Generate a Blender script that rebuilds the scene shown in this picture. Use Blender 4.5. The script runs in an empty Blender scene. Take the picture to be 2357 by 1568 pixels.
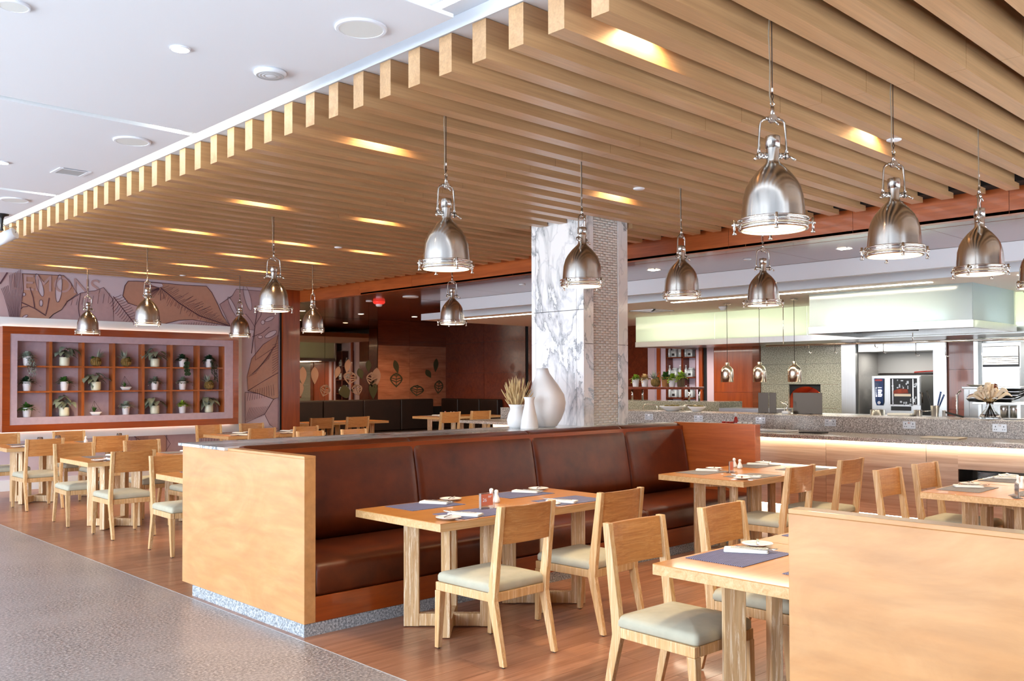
import bpy, bmesh, math, random
from mathutils import Vector, Matrix

random.seed(7)
R_ = random.Random(11)
sc = bpy.context.scene
COL = sc.collection
PI = math.pi

# ------------------------------------------------------------------ camera
F_PX, YAW, PITCH, ROLL, SY, HC = 2093.88, .8051, .0185, -.0028, 57.16, 1.6
_f = Vector((math.cos(YAW) * math.cos(PITCH), math.sin(YAW) * math.cos(PITCH), math.sin(PITCH)))
_r0 = Vector((math.sin(YAW), -math.cos(YAW), 0))
_u0 = _r0.cross(_f)
_r = _r0 * math.cos(ROLL) + _u0 * math.sin(ROLL)
_u = -_r0 * math.sin(ROLL) + _u0 * math.cos(ROLL)
CAM = Vector((0, 0, HC))
cam = bpy.data.cameras.new('camera')
cam.sensor_fit = 'HORIZONTAL'
cam.sensor_width = 36.0
cam.lens = F_PX / 2357 * 36
cam.shift_y = SY / 2357
cam.clip_start = .05
co = bpy.data.objects.new('camera', cam)
COL.objects.link(co)
co.matrix_world = Matrix(((_r.x, _u.x, -_f.x, 0), (_r.y, _u.y, -_f.y, 0), (_r.z, _u.z, -_f.z, HC), (0, 0, 0, 1)))
sc.camera = co


def ray(px, py):
    return _r * ((px - 1178.5) / F_PX) - _u * ((py - 784 - SY) / F_PX) + _f


def onz(px, py, z):          # a pixel met with a level surface of known height
    d = ray(px, py)
    return CAM + d * ((z - HC) / d.z)


def onx(px, py, x):          # a pixel met with a wall x = const
    d = ray(px, py)
    return CAM + d * (x / d.x)


def ony(px, py, y):          # a pixel met with a wall y = const
    d = ray(px, py)
    return CAM + d * (y / d.y)


# ------------------------------------------------------------------ view, world, daylight
vs = sc.view_settings
vs.view_transform = 'Standard'
vs.look = 'None'
vs.gamma = 1.0
vs.exposure = 0.12
vs.use_curve_mapping = False
try:
    sc.cycles.max_bounces = 8
    sc.cycles.diffuse_bounces = 5
    sc.cycles.glossy_bounces = 4
    sc.cycles.transmission_bounces = 6
    sc.cycles.sample_clamp_indirect = 6.0
    sc.cycles.use_denoising = True
    sc.cycles.caustics_reflective = False
    sc.cycles.caustics_refractive = False
except Exception:
    pass
SKY = 11.5
w = bpy.data.worlds.new('world')
sc.world = w
w.use_nodes = True
bg = w.node_tree.nodes['Background']
bg.inputs[0].default_value = (.86, .93, 1.0, 1)
bg.inputs[1].default_value = SKY
XW = -4.2                                   # the glazed side of the room


def portal(x, y0, y1, z0, z1):
    l = bpy.data.lights.new('window_portal', 'AREA')
    l.shape = 'RECTANGLE'
    l.size = y1 - y0
    l.size_y = z1 - z0
    l.cycles.is_portal = True
    o = bpy.data.objects.new('window_portal', l)
    COL.objects.link(o)
    o.location = (x, (y0 + y1) / 2, (z0 + z1) / 2)
    o.rotation_euler = (PI / 2, 0, -PI / 2)
    return o


WINS = [(.3, 3.1), (3.4, 7.6), (7.9, 12.1), (12.4, 14.7)]
for a, b in WINS:
    portal(XW + .06, a, b, .25, 3.3)


def lamp(name, kind, loc, power, col=(1, .72, .42), size=.05, rot=None, spot=None, blend=.6, parent=None, sx=None, sy=None):
    l = bpy.data.lights.new(name, kind)
    l.energy = power
    l.color = col
    if kind == 'AREA':
        l.shape = 'RECTANGLE'
        l.size = sx or size
        l.size_y = sy or size
    else:
        l.shadow_soft_size = size
    if kind == 'SPOT':
        l.spot_size = spot or 2.2
        l.spot_blend = blend
    o = bpy.data.objects.new(name, l)
    COL.objects.link(o)
    o.location = loc
    if rot:
        o.rotation_euler = rot
    if parent:
        o.parent = parent
    return o


# ------------------------------------------------------------------ materials
def nodes(name):
    m = bpy.data.materials.new(name)
    m.use_nodes = True
    nt = m.node_tree
    return m, nt, nt.nodes['Principled BSDF']


def N(nt, t, **kw):
    n = nt.nodes.new(t)
    for k, v in kw.items():
        if k.startswith('_'):
            setattr(n, k[1:], v)
            continue
        s = n.inputs[int(k[1:])] if k[0] == 'i' and k[1:].isdigit() else n.inputs[k]
        if isinstance(v, bpy.types.NodeSocket):
            nt.links.new(v, s)
        else:
            s.default_value = v
    return n


def c4(c):
    return (c[0], c[1], c[2], 1)


def hexc(h):
    def f(v):
        v /= 255
        return v / 12.92 if v <= .04045 else ((v + .055) / 1.055) ** 2.4
    return tuple(f(int(h[i:i + 2], 16)) for i in (0, 2, 4))


def ramp(nt, fac, stops):
    n = nt.nodes.new('ShaderNodeValToRGB')
    nt.links.new(fac, n.inputs[0])
    e = n.color_ramp.elements
    while len(e) < len(stops):
        e.new(.5)
    for el, (p, c) in zip(e, stops):
        el.position = p
        el.color = c4(c)
    return n.outputs[0]


def plain(name, col, rough=.5, metal=0., coat=0., emit=None, es=0., trans=0., alpha=1., ior=1.45, spec=.5, noise=0.):
    m, nt, b = nodes(name)
    b.inputs['Base Color'].default_value = c4(col)
    b.inputs['Roughness'].default_value = rough
    b.inputs['Metallic'].default_value = metal
    b.inputs['Coat Weight'].default_value = coat
    b.inputs['Coat Roughness'].default_value = .08
    b.inputs['Transmission Weight'].default_value = trans
    b.inputs['IOR'].default_value = ior
    b.inputs['Alpha'].default_value = alpha
    b.inputs['Specular IOR Level'].default_value = spec
    if emit:
        b.inputs['Emission Color'].default_value = c4(emit)
        b.inputs['Emission Strength'].default_value = es
    if noise:
        tc = N(nt, 'ShaderNodeTexCoord')
        no = N(nt, 'ShaderNodeTexNoise', Vector=tc.outputs['Object'], Scale=14., Detail=4.)
        col2 = ramp(nt, no.outputs['Fac'], [(.3, tuple(x * (1 - noise) for x in col)), (.7, tuple(min(1, x * (1 + noise)) for x in col))])
        nt.links.new(col2, b.inputs['Base Color'])
    return m


def wood(name, dark, light, axis=0, freq=26., stretch=.09, rough=.4, coat=0., limed=None, lime_amt=.5, dist=1.2, vary=.12, bump=.0, coatr=.06, swirl=0.):
    m, nt, b = nodes(name)
    tc = N(nt, 'ShaderNodeTexCoord')
    oi = N(nt, 'ShaderNodeObjectInfo')
    off = N(nt, 'ShaderNodeVectorMath', _operation='SCALE', i0=(13.7, 7.3, 5.1))
    nt.links.new(oi.outputs['Random'], off.inputs['Scale'])
    add = N(nt, 'ShaderNodeVectorMath', _operation='ADD', i0=tc.outputs['Object'], i1=off.outputs[0])
    s = [freq] * 3
    s[axis] = freq * stretch
    mp = N(nt, 'ShaderNodeMapping', Vector=add.outputs[0], Scale=s)
    n1 = N(nt, 'ShaderNodeTexNoise', Vector=mp.outputs[0], Scale=1., Detail=7., Roughness=.62, Distortion=dist)
    col = ramp(nt, n1.outputs['Fac'], [(.3, dark), (.52, tuple((a + c) / 2 for a, c in zip(dark, light))), (.72, light)])
    s2 = [freq * 7] * 3
    s2[axis] = freq * stretch * 2.2
    mp2 = N(nt, 'ShaderNodeMapping', Vector=add.outputs[0], Scale=s2)
    n2 = N(nt, 'ShaderNodeTexNoise', Vector=mp2.outputs[0], Scale=1., Detail=3.)
    g = ramp(nt, n2.outputs['Fac'], [(.3, (.84, .84, .84)), (.62, (1, 1, 1))])
    mx = N(nt, 'ShaderNodeMix', _data_type='RGBA', _blend_type='MULTIPLY', i0=1., i6=col, i7=g)
    out = mx.outputs[2]
    if limed:
        s3 = [freq * 2.1] * 3
        s3[axis] = freq * stretch * 1.1
        mp3 = N(nt, 'ShaderNodeMapping', Vector=add.outputs[0], Scale=s3)
        n3 = N(nt, 'ShaderNodeTexNoise', Vector=mp3.outputs[0], Scale=1., Detail=5., Roughness=.7, Distortion=1.8)
        f = ramp(nt, n3.outputs['Fac'], [(.52, (0, 0, 0)), (.60, (lime_amt,) * 3), (.68, (0, 0, 0))])
        mx2 = N(nt, 'ShaderNodeMix', _data_type='RGBA', i0=f, i6=out, i7=c4(limed))
        out = mx2.outputs[2]
    hv = N(nt, 'ShaderNodeHueSaturation', Color=out)
    mr = N(nt, 'ShaderNodeMapRange', Value=oi.outputs['Random'])
    mr.inputs['To Min'].default_value = 1 - vary
    mr.inputs['To Max'].default_value = 1 + vary
    nt.links.new(mr.outputs[0], hv.inputs['Value'])
    nt.links.new(hv.outputs[0], b.inputs['Base Color'])
    b.inputs['Roughness'].default_value = rough
    b.inputs['Coat Weight'].default_value = coat
    b.inputs['Coat Roughness'].default_value = coatr
    if bump:
        bp = N(nt, 'ShaderNodeBump', Strength=bump, Distance=.002, Height=n2.outputs['Fac'])
        nt.links.new(bp.outputs[0], b.inputs['Normal'])
    return m


def granite(name, cols, scale=130., rough=.25, big=None, coat=0.):
    m, nt, b = nodes(name)
    tc = N(nt, 'ShaderNodeTexCoord')
    n = N(nt, 'ShaderNodeTexNoise', Vector=tc.outputs['Object'], Scale=scale, Detail=4., Roughness=.75)
    k = len(cols)
    col = ramp(nt, n.outputs['Fac'], [(.33 + .34 * i / (k - 1), c) for i, c in enumerate(cols)])
    if big:
        n2 = N(nt, 'ShaderNodeTexNoise', Vector=tc.outputs['Object'], Scale=1.4, Detail=5., Roughness=.6)
        f = ramp(nt, n2.outputs['Fac'], [(.35, (0, 0, 0)), (.68, (.55, .55, .55))])
        mx = N(nt, 'ShaderNodeMix', _data_type='RGBA', i0=f, i6=col, i7=c4(big))
        col = mx.outputs[2]
    nt.links.new(col, b.inputs['Base Color'])
    b.inputs['Roughness'].default_value = rough
    b.inputs['Coat Weight'].default_value = coat
    return m


def marble(name, base, vein, scale=1.6, stretch=(1, 1, 1), rough=.12, width=.045):
    m, nt, b = nodes(name)
    tc = N(nt, 'ShaderNodeTexCoord')
    mp = N(nt, 'ShaderNodeMapping', Vector=tc.outputs['Object'], Scale=stretch, Rotation=(.5, .4, .6))
    n = N(nt, 'ShaderNodeTexNoise', Vector=mp.outputs[0], Scale=scale, Detail=8., Roughness=.6, Distortion=1.1)
    v = ramp(nt, n.outputs['Fac'], [(.5 - width * 2.2, base), (.5 - width * .4, tuple((a * .45 + c * .55) for a, c in zip(base, vein))), (.5, vein), (.5 + width * .25, base)])
    n2 = N(nt, 'ShaderNodeTexNoise', Vector=mp.outputs[0], Scale=scale * 3.1, Detail=6., Distortion=.8)
    v2 = ramp(nt, n2.outputs['Fac'], [(.47, (1, 1, 1)), (.5, (.72, .74, .76)), (.53, (1, 1, 1))])
    mx = N(nt, 'ShaderNodeMix', _data_type='RGBA', _blend_type='MULTIPLY', i0=.7, i6=v, i7=v2)
    nt.links.new(mx.outputs[2], b.inputs['Base Color'])
    b.inputs['Roughness'].default_value = rough
    return m


def leather(name, a, c, rough=.38):
    m, nt, b = nodes(name)
    tc = N(nt, 'ShaderNodeTexCoord')
    n = N(nt, 'ShaderNodeTexNoise', Vector=tc.outputs['Object'], Scale=5., Detail=6., Roughness=.6)
    col = ramp(nt, n.outputs['Fac'], [(.3, a), (.7, c)])
    nt.links.new(col, b.inputs['Base Color'])
    n2 = N(nt, 'ShaderNodeTexNoise', Vector=tc.outputs['Object'], Scale=260., Detail=2.)
    bp = N(nt, 'ShaderNodeBump', Strength=.12, Distance=.002, Height=n2.outputs['Fac'])
    nt.links.new(bp.outputs[0], b.inputs['Normal'])
    b.inputs['Roughness'].default_value = rough
    b.inputs['Specular IOR Level'].default_value = .42
    return m


def woven(name, a, c, sx=170., rough=.6):
    m, nt, b = nodes(name)
    tc = N(nt, 'ShaderNodeTexCoord')
    ch = N(nt, 'ShaderNodeTexChecker', Vector=tc.outputs['Object'], Scale=sx)
    ch.inputs[1].default_value = c4(a)
    ch.inputs[2].default_value = c4(c)
    mp = N(nt, 'ShaderNodeMapping', Vector=tc.outputs['Object'], Scale=(3, 60, 1))
    n = N(nt, 'ShaderNodeTexNoise', Vector=mp.outputs[0], Scale=3., Detail=3.)
    f = ramp(nt, n.outputs['Fac'], [(.35, (.75, .75, .75)), (.65, (1.15, 1.15, 1.15))])
    mx = N(nt, 'ShaderNodeMix', _data_type='RGBA', _blend_type='MULTIPLY', i0=1., i6=ch.outputs[0], i7=f)
    nt.links.new(mx.outputs[2], b.inputs['Base Color'])
    b.inputs['Roughness'].default_value = rough
    return m


def brushed(name, col, rough=.3, axis=2, amt=.06, aniso=0.):
    m, nt, b = nodes(name)
    tc = N(nt, 'ShaderNodeTexCoord')
    s = [60, 60, 60]
    s[axis] = 1.2
    mp = N(nt, 'ShaderNodeMapping', Vector=tc.outputs['Object'], Scale=s)
    n = N(nt, 'ShaderNodeTexNoise', Vector=mp.outputs[0], Scale=1., Detail=3.)
    col2 = ramp(nt, n.outputs['Fac'], [(.3, tuple(x * (1 - amt) for x in col)), (.7, tuple(min(1, x * (1 + amt)) for x in col))])
    nt.links.new(col2, b.inputs['Base Color'])
    b.inputs['Metallic'].default_value = 1.
    b.inputs['Roughness'].default_value = rough
    if aniso:
        b.inputs['Anisotropic'].default_value = aniso
        b.inputs['Anisotropic Rotation'].default_value = .25
        tg = N(nt, 'ShaderNodeTangent', _direction_type='RADIAL', _axis='Z')
        nt.links.new(tg.outputs[0], b.inputs['Tangent'])
    return m


MT = {}
MT['table_top'] = wood('honey_oak_varnish', hexc('bd7d3c'), hexc('d0934f'), 0, 12, .05, .28, .35, vary=.05)
MT['table_edge'] = wood('oak_edge', hexc('c69a62'), hexc('e2c090'), 0, 30, .05, .45, vary=.06)
MT['limed'] = wood('limed_oak', hexc('c09766'), hexc('dcbc90'), 2, 17, .09, .5, limed=hexc('f2e2c6'), lime_amt=.9, dist=2.2, vary=.06)
MT['chair'] = wood('chair_oak', hexc('bf925c'), hexc('deba88'), 2, 26, .07, .42, limed=hexc('f2dfbd'), lime_amt=.5, vary=.08)
MT['chair_back'] = wood('chair_back_oak', hexc('a9703c'), hexc('c78f56'), 0, 26, .06, .36, coat=.25, limed=hexc('dcae78'), lime_amt=.35, vary=.08)
MT['veneer'] = wood('honey_veneer', hexc('c38b54'), hexc('d29e68'), 1, 2.6, .5, .34, .3, dist=2.8, vary=.01)
MT['veneer_lit'] = wood('honey_veneer_lit', hexc('d3a06b'), hexc('e0b482'), 1, 5.5, .3, .32, .4, dist=2.6, vary=.02)  # paler copy of the veneer for the brighter lit panel, unused
MT['redwood_x'] = wood('red_wood', hexc('83360f'), hexc('a04a18'), 0, 9, .1, .28, .4, vary=.04)
MT['redwood_y'] = wood('red_wood_long', hexc('97481c'), hexc('b8622e'), 1, 9, .1, .3, .35, vary=.04)
MT['redwood_z'] = wood('red_wood_upright', hexc('813411'), hexc('a04a1c'), 2, 9, .1, .28, .4, vary=.04)
MT['divider'] = wood('divider_wood', hexc('8a4314'), hexc('ad6228'), 2, 9, .1, .35, .2, vary=.04)
MT['ceil_wood'] = wood('dark_ceiling_wood', hexc('6b341b'), hexc('88492a'), 1, 8, .1, .17, .3, vary=.03)
MT['darkwall'] = wood('dark_wall_wood', hexc('572414'), hexc('74351e'), 0, 8, .08, .22, .3, vary=.05)
MT['slat'] = wood('slat_maple', hexc('b08a60'), hexc('caa478'), 0, 12, .05, .38, .5, vary=.035, coatr=.3)
MT['slat_lit'] = wood('slat_maple_lit', hexc('d9b487'), hexc('e6c79e'), 2, 14, .08, .45, vary=.03)  # paler copy of the slat maple for window-lit ends, unused
MT['barwood'] = wood('striped_travertine', hexc('9c806e'), hexc('c6b09e'), 1, 20, .035, .3, .2, dist=.6, vary=.04)
MT['plank'] = wood('floor_plank', hexc('86573f'), hexc('b58468'), 0, 15, .06, .33, .15, dist=1.8, vary=.14)
MT['granite_floor'] = granite('granite_floor', [hexc('2b2829'), hexc('857e7c'), hexc('d0c8c3')], 58, .3, hexc('a39b99'))
MT['granite_base'] = granite('granite_base', [hexc('44494f'), hexc('98a2ab'), hexc('dfe5ea')], 75, .4)
MT['granite_bar'] = granite('granite_bar', [hexc('3a342f'), hexc('a79c92'), hexc('f2ebe1')], 84, .25)
MT['granite_wall'] = granite('granite_wall', [hexc('4a483d'), hexc('8f8d7c'), hexc('bebcab')], 55, .18)
MT['marble'] = marble('white_marble', hexc('f6f8fa'), hexc('8f969c'), 1.0, (1.3, 1.3, .7), .12, .028)
MT['marble_grey'] = marble('grey_marble', hexc('dfe3e4'), hexc('5c666a'), 1.5, (.35, 2.6, 1), .16, .07)
MT['leather'] = leather('brown_leather', hexc('431806'), hexc('63290c'))
MT['leather_dark'] = leather('near_black_leather', hexc('160d0a'), hexc('22140e'), .45)
MT['sage'] = plain('sage_fabric', hexc('b3b19f'), .85, noise=.06)
MT['white_paint'] = plain('white_paint', hexc('e4ecf5'), .6)
MT['warm_paint'] = plain('warm_paint', hexc('eee6dc'), .6)
MT['lavender'] = plain('lavender_plaster', hexc('b7a5b2'), .7, noise=.06)
MT['mural_bg'] = plain('mural_lilac', hexc('cdc1ce'), .6)
MT['mural_terra'] = plain('mural_terracotta', hexc('b48c7c'), .6, noise=.04)
MT['mural_mauve'] = plain('mural_mauve', hexc('b39aa0'), .6, noise=.04)
MT['mural_pink'] = plain('mural_pink', hexc('c0a8ae'), .6)
MT['mural_text'] = plain('mural_lettering', hexc('b79a9c'), .6)
MT['mural_line'] = plain('mural_ink', hexc('5c3f4c'), .6)
MT['steel'] = brushed('brushed_nickel', (.58, .56, .53), .2, aniso=.6)
MT['steel_sheet'] = brushed('steel_sheet', (.58, .59, .585), .3, 2, .03)
MT['chrome'] = plain('chrome', (.8, .79, .76), .12, 1.)
MT['copperish'] = plain('warm_chrome', (.82, .73, .6), .2, 1.)
MT['black'] = plain('black_plastic', (.012, .012, .013), .4)
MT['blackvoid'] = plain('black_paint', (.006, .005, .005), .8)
MT['gap_shade'] = plain('gap_shade_brown', hexc('3a2a1e'), .7)  # brown tone painted in for the shade above the slats
MT['dark_metal'] = plain('dark_metal_sheet', hexc('4a4138'), .3, .6)
MT['porcelain'] = plain('white_porcelain', (.9, .9, .9), .12, coat=.3)
MT['matt_white'] = plain('matt_white_ceramic', (.86, .87, .88), .45)
MT['linen'] = plain('white_linen', (.9, .9, .9), .9)
MT['cream_pot'] = plain('cream_ceramic', hexc('d7d6c0'), .35)
MT['white_pot'] = plain('white_pot', hexc('e8e8ee'), .3)
MT['mat'] = woven('blue_woven', hexc('3a3d62'), hexc('7a80a8'), 160)
MT['mat_grey'] = woven('grey_woven', hexc('5a5760'), hexc('8a8890'), 160)
MT['glass'] = plain('clear_glass', (1, 1, 1), .02, trans=1., ior=1.45)
MT['smoke_glass'] = plain('smoked_glass', (.72, .72, .76), .04, trans=.9, ior=1.3)
MT['thin_glass'] = plain('thin_clear_glass', (1, 1, 1), .02, trans=1., ior=1.12)
MT['acrylic'] = plain('clear_acrylic', (.95, .95, .97), .03, trans=.9, ior=1.2)
MT['mirror'] = plain('bronze_mirror', (.5, .40, .30), .02, 1.)
MT['art_panel'] = wood('gloss_panel', hexc('87523c'), hexc('a87258'), 0, 5, .2, .2, .5, vary=.02)
MT['etched'] = plain('etched_film', hexc('8a7064'), .6)
MT['etched_green'] = plain('etched_green_film', hexc('35351f'), .6)
MT['bulb'] = plain('lamp_diffuser', (1, .9, .75), .5, emit=(1, .84, .6), es=2.4)
MT['down'] = plain('downlight_lens', (1, .9, .75), .5, emit=(1, .78, .5), es=30.)
MT['led'] = plain('led_strip', (1, .9, .7), .5, emit=(1, .84, .6), es=90.)
MT['led_cove'] = plain('led_cove', (1, .95, .85), .5, emit=(1, .84, .52), es=1.15)
MT['cove_day_fill'] = plain('cove_day_fill', (1, 1, 1), .5, emit=(.93, .97, 1), es=5.)
MT['led_soft'] = plain('led_soft', (1, .95, .85), .5, emit=(1, .87, .66), es=30.)
MT['tube'] = plain('fluorescent_tube', (1, 1, 1), .5, emit=(.92, 1, .99), es=14.)
MT['tube_warm'] = plain('warm_tube', (1, 1, 1), .5, emit=(.98, 1, .78), es=40.)
MT['speaker'] = plain('speaker_grille', hexc('dfe6e6'), .6)
MT['grille'] = plain('vent_grille', hexc('b7bcc0'), .5)
MT['red_glow'] = plain('red_plastic_glow', (.6, .02, .02), .3, emit=(1, .05, .03), es=.6)  # red plastic with an added glow, the alarm base is no lamp
MT['orange_card'] = plain('orange_card', hexc('ea8361'), .5)
MT['white_ink'] = plain('white_ink', (.95, .95, .95), .5)
MT['green1'] = plain('leaf_green', hexc('3f6a2c'), .5, noise=.25)
MT['green2'] = plain('leaf_dark_green', hexc('23402a'), .5, noise=.2)
MT['green3'] = plain('leaf_grey_green', hexc('6f7a6c'), .6, noise=.2)
MT['green4'] = plain('leaf_bright_green', hexc('8fae3a'), .5, noise=.2)
MT['silver'] = plain('leaf_silver', hexc('9aa79c'), .6, noise=.2)
MT['stem'] = plain('dark_stem', hexc('4a3a30'), .7)
MT['twine'] = plain('rope_ball', hexc('8a713f'), .8, noise=.3)
MT['straw'] = plain('dried_straw', hexc('d2b684'), .8, noise=.12)
MT['pampas'] = plain('pampas_plume', hexc('f3e3c8'), .9, noise=.05)
MT['brownplume'] = plain('brown_reed', hexc('7a3d22'), .9)
MT['terracotta'] = plain('terracotta_pot', hexc('9a6a3f'), .6)
MT['darkpot'] = plain('dark_pot', hexc('5a4c38'), .5)
MT['slate'] = plain('slate_board', hexc('3a3532'), .5)
MT['socket'] = plain('satin_steel_plate', hexc('c4c4c6'), .35, .3)
MT['frost'] = None
MT['blue_panel'] = plain('blue_control_panel', hexc('1c3f78'), .15, coat=.4)
MT['screen'] = plain('display_glyphs', (.9, .9, .95), .4, emit=(.85, .88, 1), es=1.2)
MT['oven_in'] = plain('oven_interior', hexc('8a8a88'), .25, .9)
MT['food'] = plain('roast_food', hexc('8f3313'), .5, noise=.4)
MT['fire'] = plain('oven_fire', (1, .5, .2), .5, emit=(1, .35, .12), es=4.)
MT['redclay'] = plain('red_brick_clay', hexc('8a3a22'), .7, noise=.1)
MT['alcove'] = plain('grey_panel', hexc('a2a19e'), .5)
MT['tilewhite'] = plain('relief_tile', hexc('e6e4df'), .45)
MT['sauce'] = plain('red_sauce', hexc('a5281c'), .3)
MT['jar'] = plain('jar_glass', hexc('aeb2b4'), .1, coat=.5)
MT['cable'] = plain('grey_flex', hexc('8d8172'), .6)
MT['cord'] = plain('dark_cord', hexc('2b1a14'), .6)
MT['rubber'] = plain('rubber_foot', (.03, .03, .03), .6)
MT['bread'] = plain('warm_board', hexc('e6d9c2'), .4)
MT['greybox'] = plain('off_white_box', hexc('d9d9d6'), .5)
MT['salad'] = plain('salad', hexc('7a6a35'), .6, noise=.5)


def frosted(name, col, st):
    m = bpy.data.materials.new(name)
    m.use_nodes = True
    nt = m.node_tree
    for n in list(nt.nodes):
        nt.nodes.remove(n)
    o = N(nt, 'ShaderNodeOutputMaterial')
    d = N(nt, 'ShaderNodeBsdfDiffuse', Color=c4(col))
    t = N(nt, 'ShaderNodeBsdfTranslucent', Color=c4(col))
    g = N(nt, 'ShaderNodeBsdfGlossy', Color=(1, 1, 1, 1), Roughness=.12)
    a = N(nt, 'ShaderNodeMixShader', i0=.6)
    nt.links.new(d.outputs[0], a.inputs[1])
    nt.links.new(t.outputs[0], a.inputs[2])
    b = N(nt, 'ShaderNodeMixShader', i0=.06)
    nt.links.new(a.outputs[0], b.inputs[1])
    nt.links.new(g.outputs[0], b.inputs[2])
    nt.links.new(b.outputs[0], o.inputs[0])
    return m


MT['frost'] = frosted('frosted_glass', (.62, .71, .73), 1)
MT['frost_warm'] = frosted('frosted_glass_warm', (.90, .95, .84), 1)


# ------------------------------------------------------------------ mesh helpers
class MB:
    def __init__(s):
        s.v = []
        s.f = []
        s.sm = []

    def add(s, vs, fs, smooth=False):
        k = len(s.v)
        s.v += [tuple(x) for x in vs]
        for f in fs:
            s.f.append(tuple(i + k for i in f))
            s.sm.append(smooth)
        return s

    def box(s, x0, y0, z0, x1, y1, z1):
        v = [(x, y, z) for z in (z0, z1) for y in (y0, y1) for x in (x0, x1)]
        return s.add(v, [(0, 2, 3, 1), (4, 5, 7, 6), (0, 1, 5, 4), (2, 6, 7, 3), (0, 4, 6, 2), (1, 3, 7, 5)])

    def hexa(s, b, t):           # four bottom and four top points, same order
        return s.add(list(b) + list(t), [(3, 2, 1, 0), (4, 5, 6, 7), (0, 1, 5, 4), (1, 2, 6, 5), (2, 3, 7, 6), (3, 0, 4, 7)])

    def loft(s, rings, smooth=True, cap0=True, cap1=True):
        n = len(rings[0])
        v = [p for r in rings for p in r]
        fs = []
        for k in range(len(rings) - 1):
            for i in range(n):
                j = (i + 1) % n
                fs.append((k * n + i, k * n + j, (k + 1) * n + j, (k + 1) * n + i))
        s.add(v, fs, smooth)
        k = len(s.v) - len(v)
        if cap0:
            s.f.append(tuple(k + i for i in reversed(range(n))))
            s.sm.append(False)
        if cap1:
            s.f.append(tuple(k + len(v) - n + i for i in range(n)))
            s.sm.append(smooth)
        return s

    def lathe(s, prof, seg=24, c=(0, 0, 0), smooth=True, cap0=True, cap1=True):
        rings = [[(c[0] + r * math.cos(2 * PI * i / seg), c[1] + r * math.sin(2 * PI * i / seg), c[2] + z) for i in range(seg)] for r, z in prof]
        return s.loft(rings, smooth, cap0, cap1)

    def tube(s, pts, r, seg=8, smooth=True):
        pts = [Vector(p) for p in pts]
        rings = []
        up = Vector((0, 0, 1))
        for i, p in enumerate(pts):
            d = (pts[min(i + 1, len(pts) - 1)] - pts[max(i - 1, 0)]).normalized()
            a = d.cross(up)
            if a.length < .05:
                a = d.cross(Vector((0, 1, 0)))
            a.normalize()
            b = d.cross(a).normalized()
            rr = r[i] if isinstance(r, (list, tuple)) else r
            rings.append([p + a * (rr * math.cos(2 * PI * k / seg)) + b * (rr * math.sin(2 * PI * k / seg)) for k in range(seg)])
        return s.loft(rings, smooth)

    def cyl(s, p0, p1, r, seg=14, smooth=True):
        return s.tube([p0, p1], r, seg, smooth)

    def poly(s, pts):
        return s.add(pts, [tuple(range(len(pts)))])

    def prism(s, pts, off):
        n = len(pts)
        pts = [Vector(p) for p in pts]
        off = Vector(off)
        v = pts + [p + off for p in pts]
        fs = [tuple(reversed(range(n))), tuple(range(n, 2 * n))] + [(i, (i + 1) % n, n + (i + 1) % n, n + i) for i in range(n)]
        return s.add(v, fs)

    def build(s, name, mat, parent=None, bevel=0., seg=2):
        me = bpy.data.meshes.new(name)
        me.from_pydata(s.v, [], s.f)
        me.polygons.foreach_set('use_smooth', s.sm)
        bm = bmesh.new()
        bm.from_mesh(me)
        bmesh.ops.recalc_face_normals(bm, faces=bm.faces)
        bm.to_mesh(me)
        bm.free()
        me.materials.append(MT[mat] if isinstance(mat, str) else mat)
        o = bpy.data.objects.new(name, me)
        COL.objects.link(o)
        if parent:
            o.parent = parent
        if bevel:
            b = o.modifiers.new('bevel', 'BEVEL')
            b.width = bevel
            b.segments = seg
            b.limit_method = 'ANGLE'
            b.angle_limit = .6
        return o


def box(name, mat, d, parent=None, bevel=0.):
    return MB().box(*d).build(name, mat, parent, bevel)


def tag(o, label=None, cat=None, group=None, kind=None):
    if label:
        o['label'] = label
    if cat:
        o['category'] = cat
    if group:
        o['group'] = group
    if kind:
        o['kind'] = kind
    return o


def thing(name, label, cat, loc=(0, 0, 0), rz=0., group=None):
    o = bpy.data.objects.new(name, None)
    o.empty_display_size = .1
    COL.objects.link(o)
    o.location = loc
    o.rotation_euler = (0, 0, rz)
    return tag(o, label, cat, group)


def struct(o, label, cat=None):
    return tag(o, label, cat, kind='structure')


def sroot(name, label):
    o = bpy.data.objects.new(name, None)
    COL.objects.link(o)
    return tag(o, label, kind='structure')


def dup(o, parent=None):
    c = o.copy()
    COL.objects.link(c)
    c.parent = parent
    for ch in list(o.children):
        dup(ch, c)
    return c


def place(proto, used, loc, rz, label, group=None):
    o = dup(proto) if used[0] else proto
    used[0] = True
    o.location = loc
    o.rotation_euler = (0, 0, rz)
    o['label'] = label
    if group:
        o['group'] = group
    return o


def rrect(x0, y0, x1, y1, r, z, k=4):
    pts = []
    for cx, cy, a0 in ((x1 - r, y1 - r, 0), (x0 + r, y1 - r, PI / 2), (x0 + r, y0 + r, PI), (x1 - r, y0 + r, 3 * PI / 2)):
        for i in range(k + 1):
            a = a0 + PI / 2 * i / k
            pts.append((cx + r * math.cos(a), cy + r * math.sin(a), z))
    return pts


def cushion(m, x0, y0, x1, y1, z0, z1, crown=.015, r=.03):
    def ring(i, z):
        return rrect(x0 + i, y0 + i, x1 - i, y1 - i, max(.006, r - i * .3), z)
    w = min(x1 - x0, y1 - y0)
    m.loft([ring(.006, z0), ring(0, z0 + .008), ring(0, z1 - .022), ring(.007, z1 - .009), ring(.02, z1 - .001),
            ring(w * .2, z1 + crown * .55), ring(w * .34, z1 + crown * .9), ring(w * .46, z1 + crown)])
    return m


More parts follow.
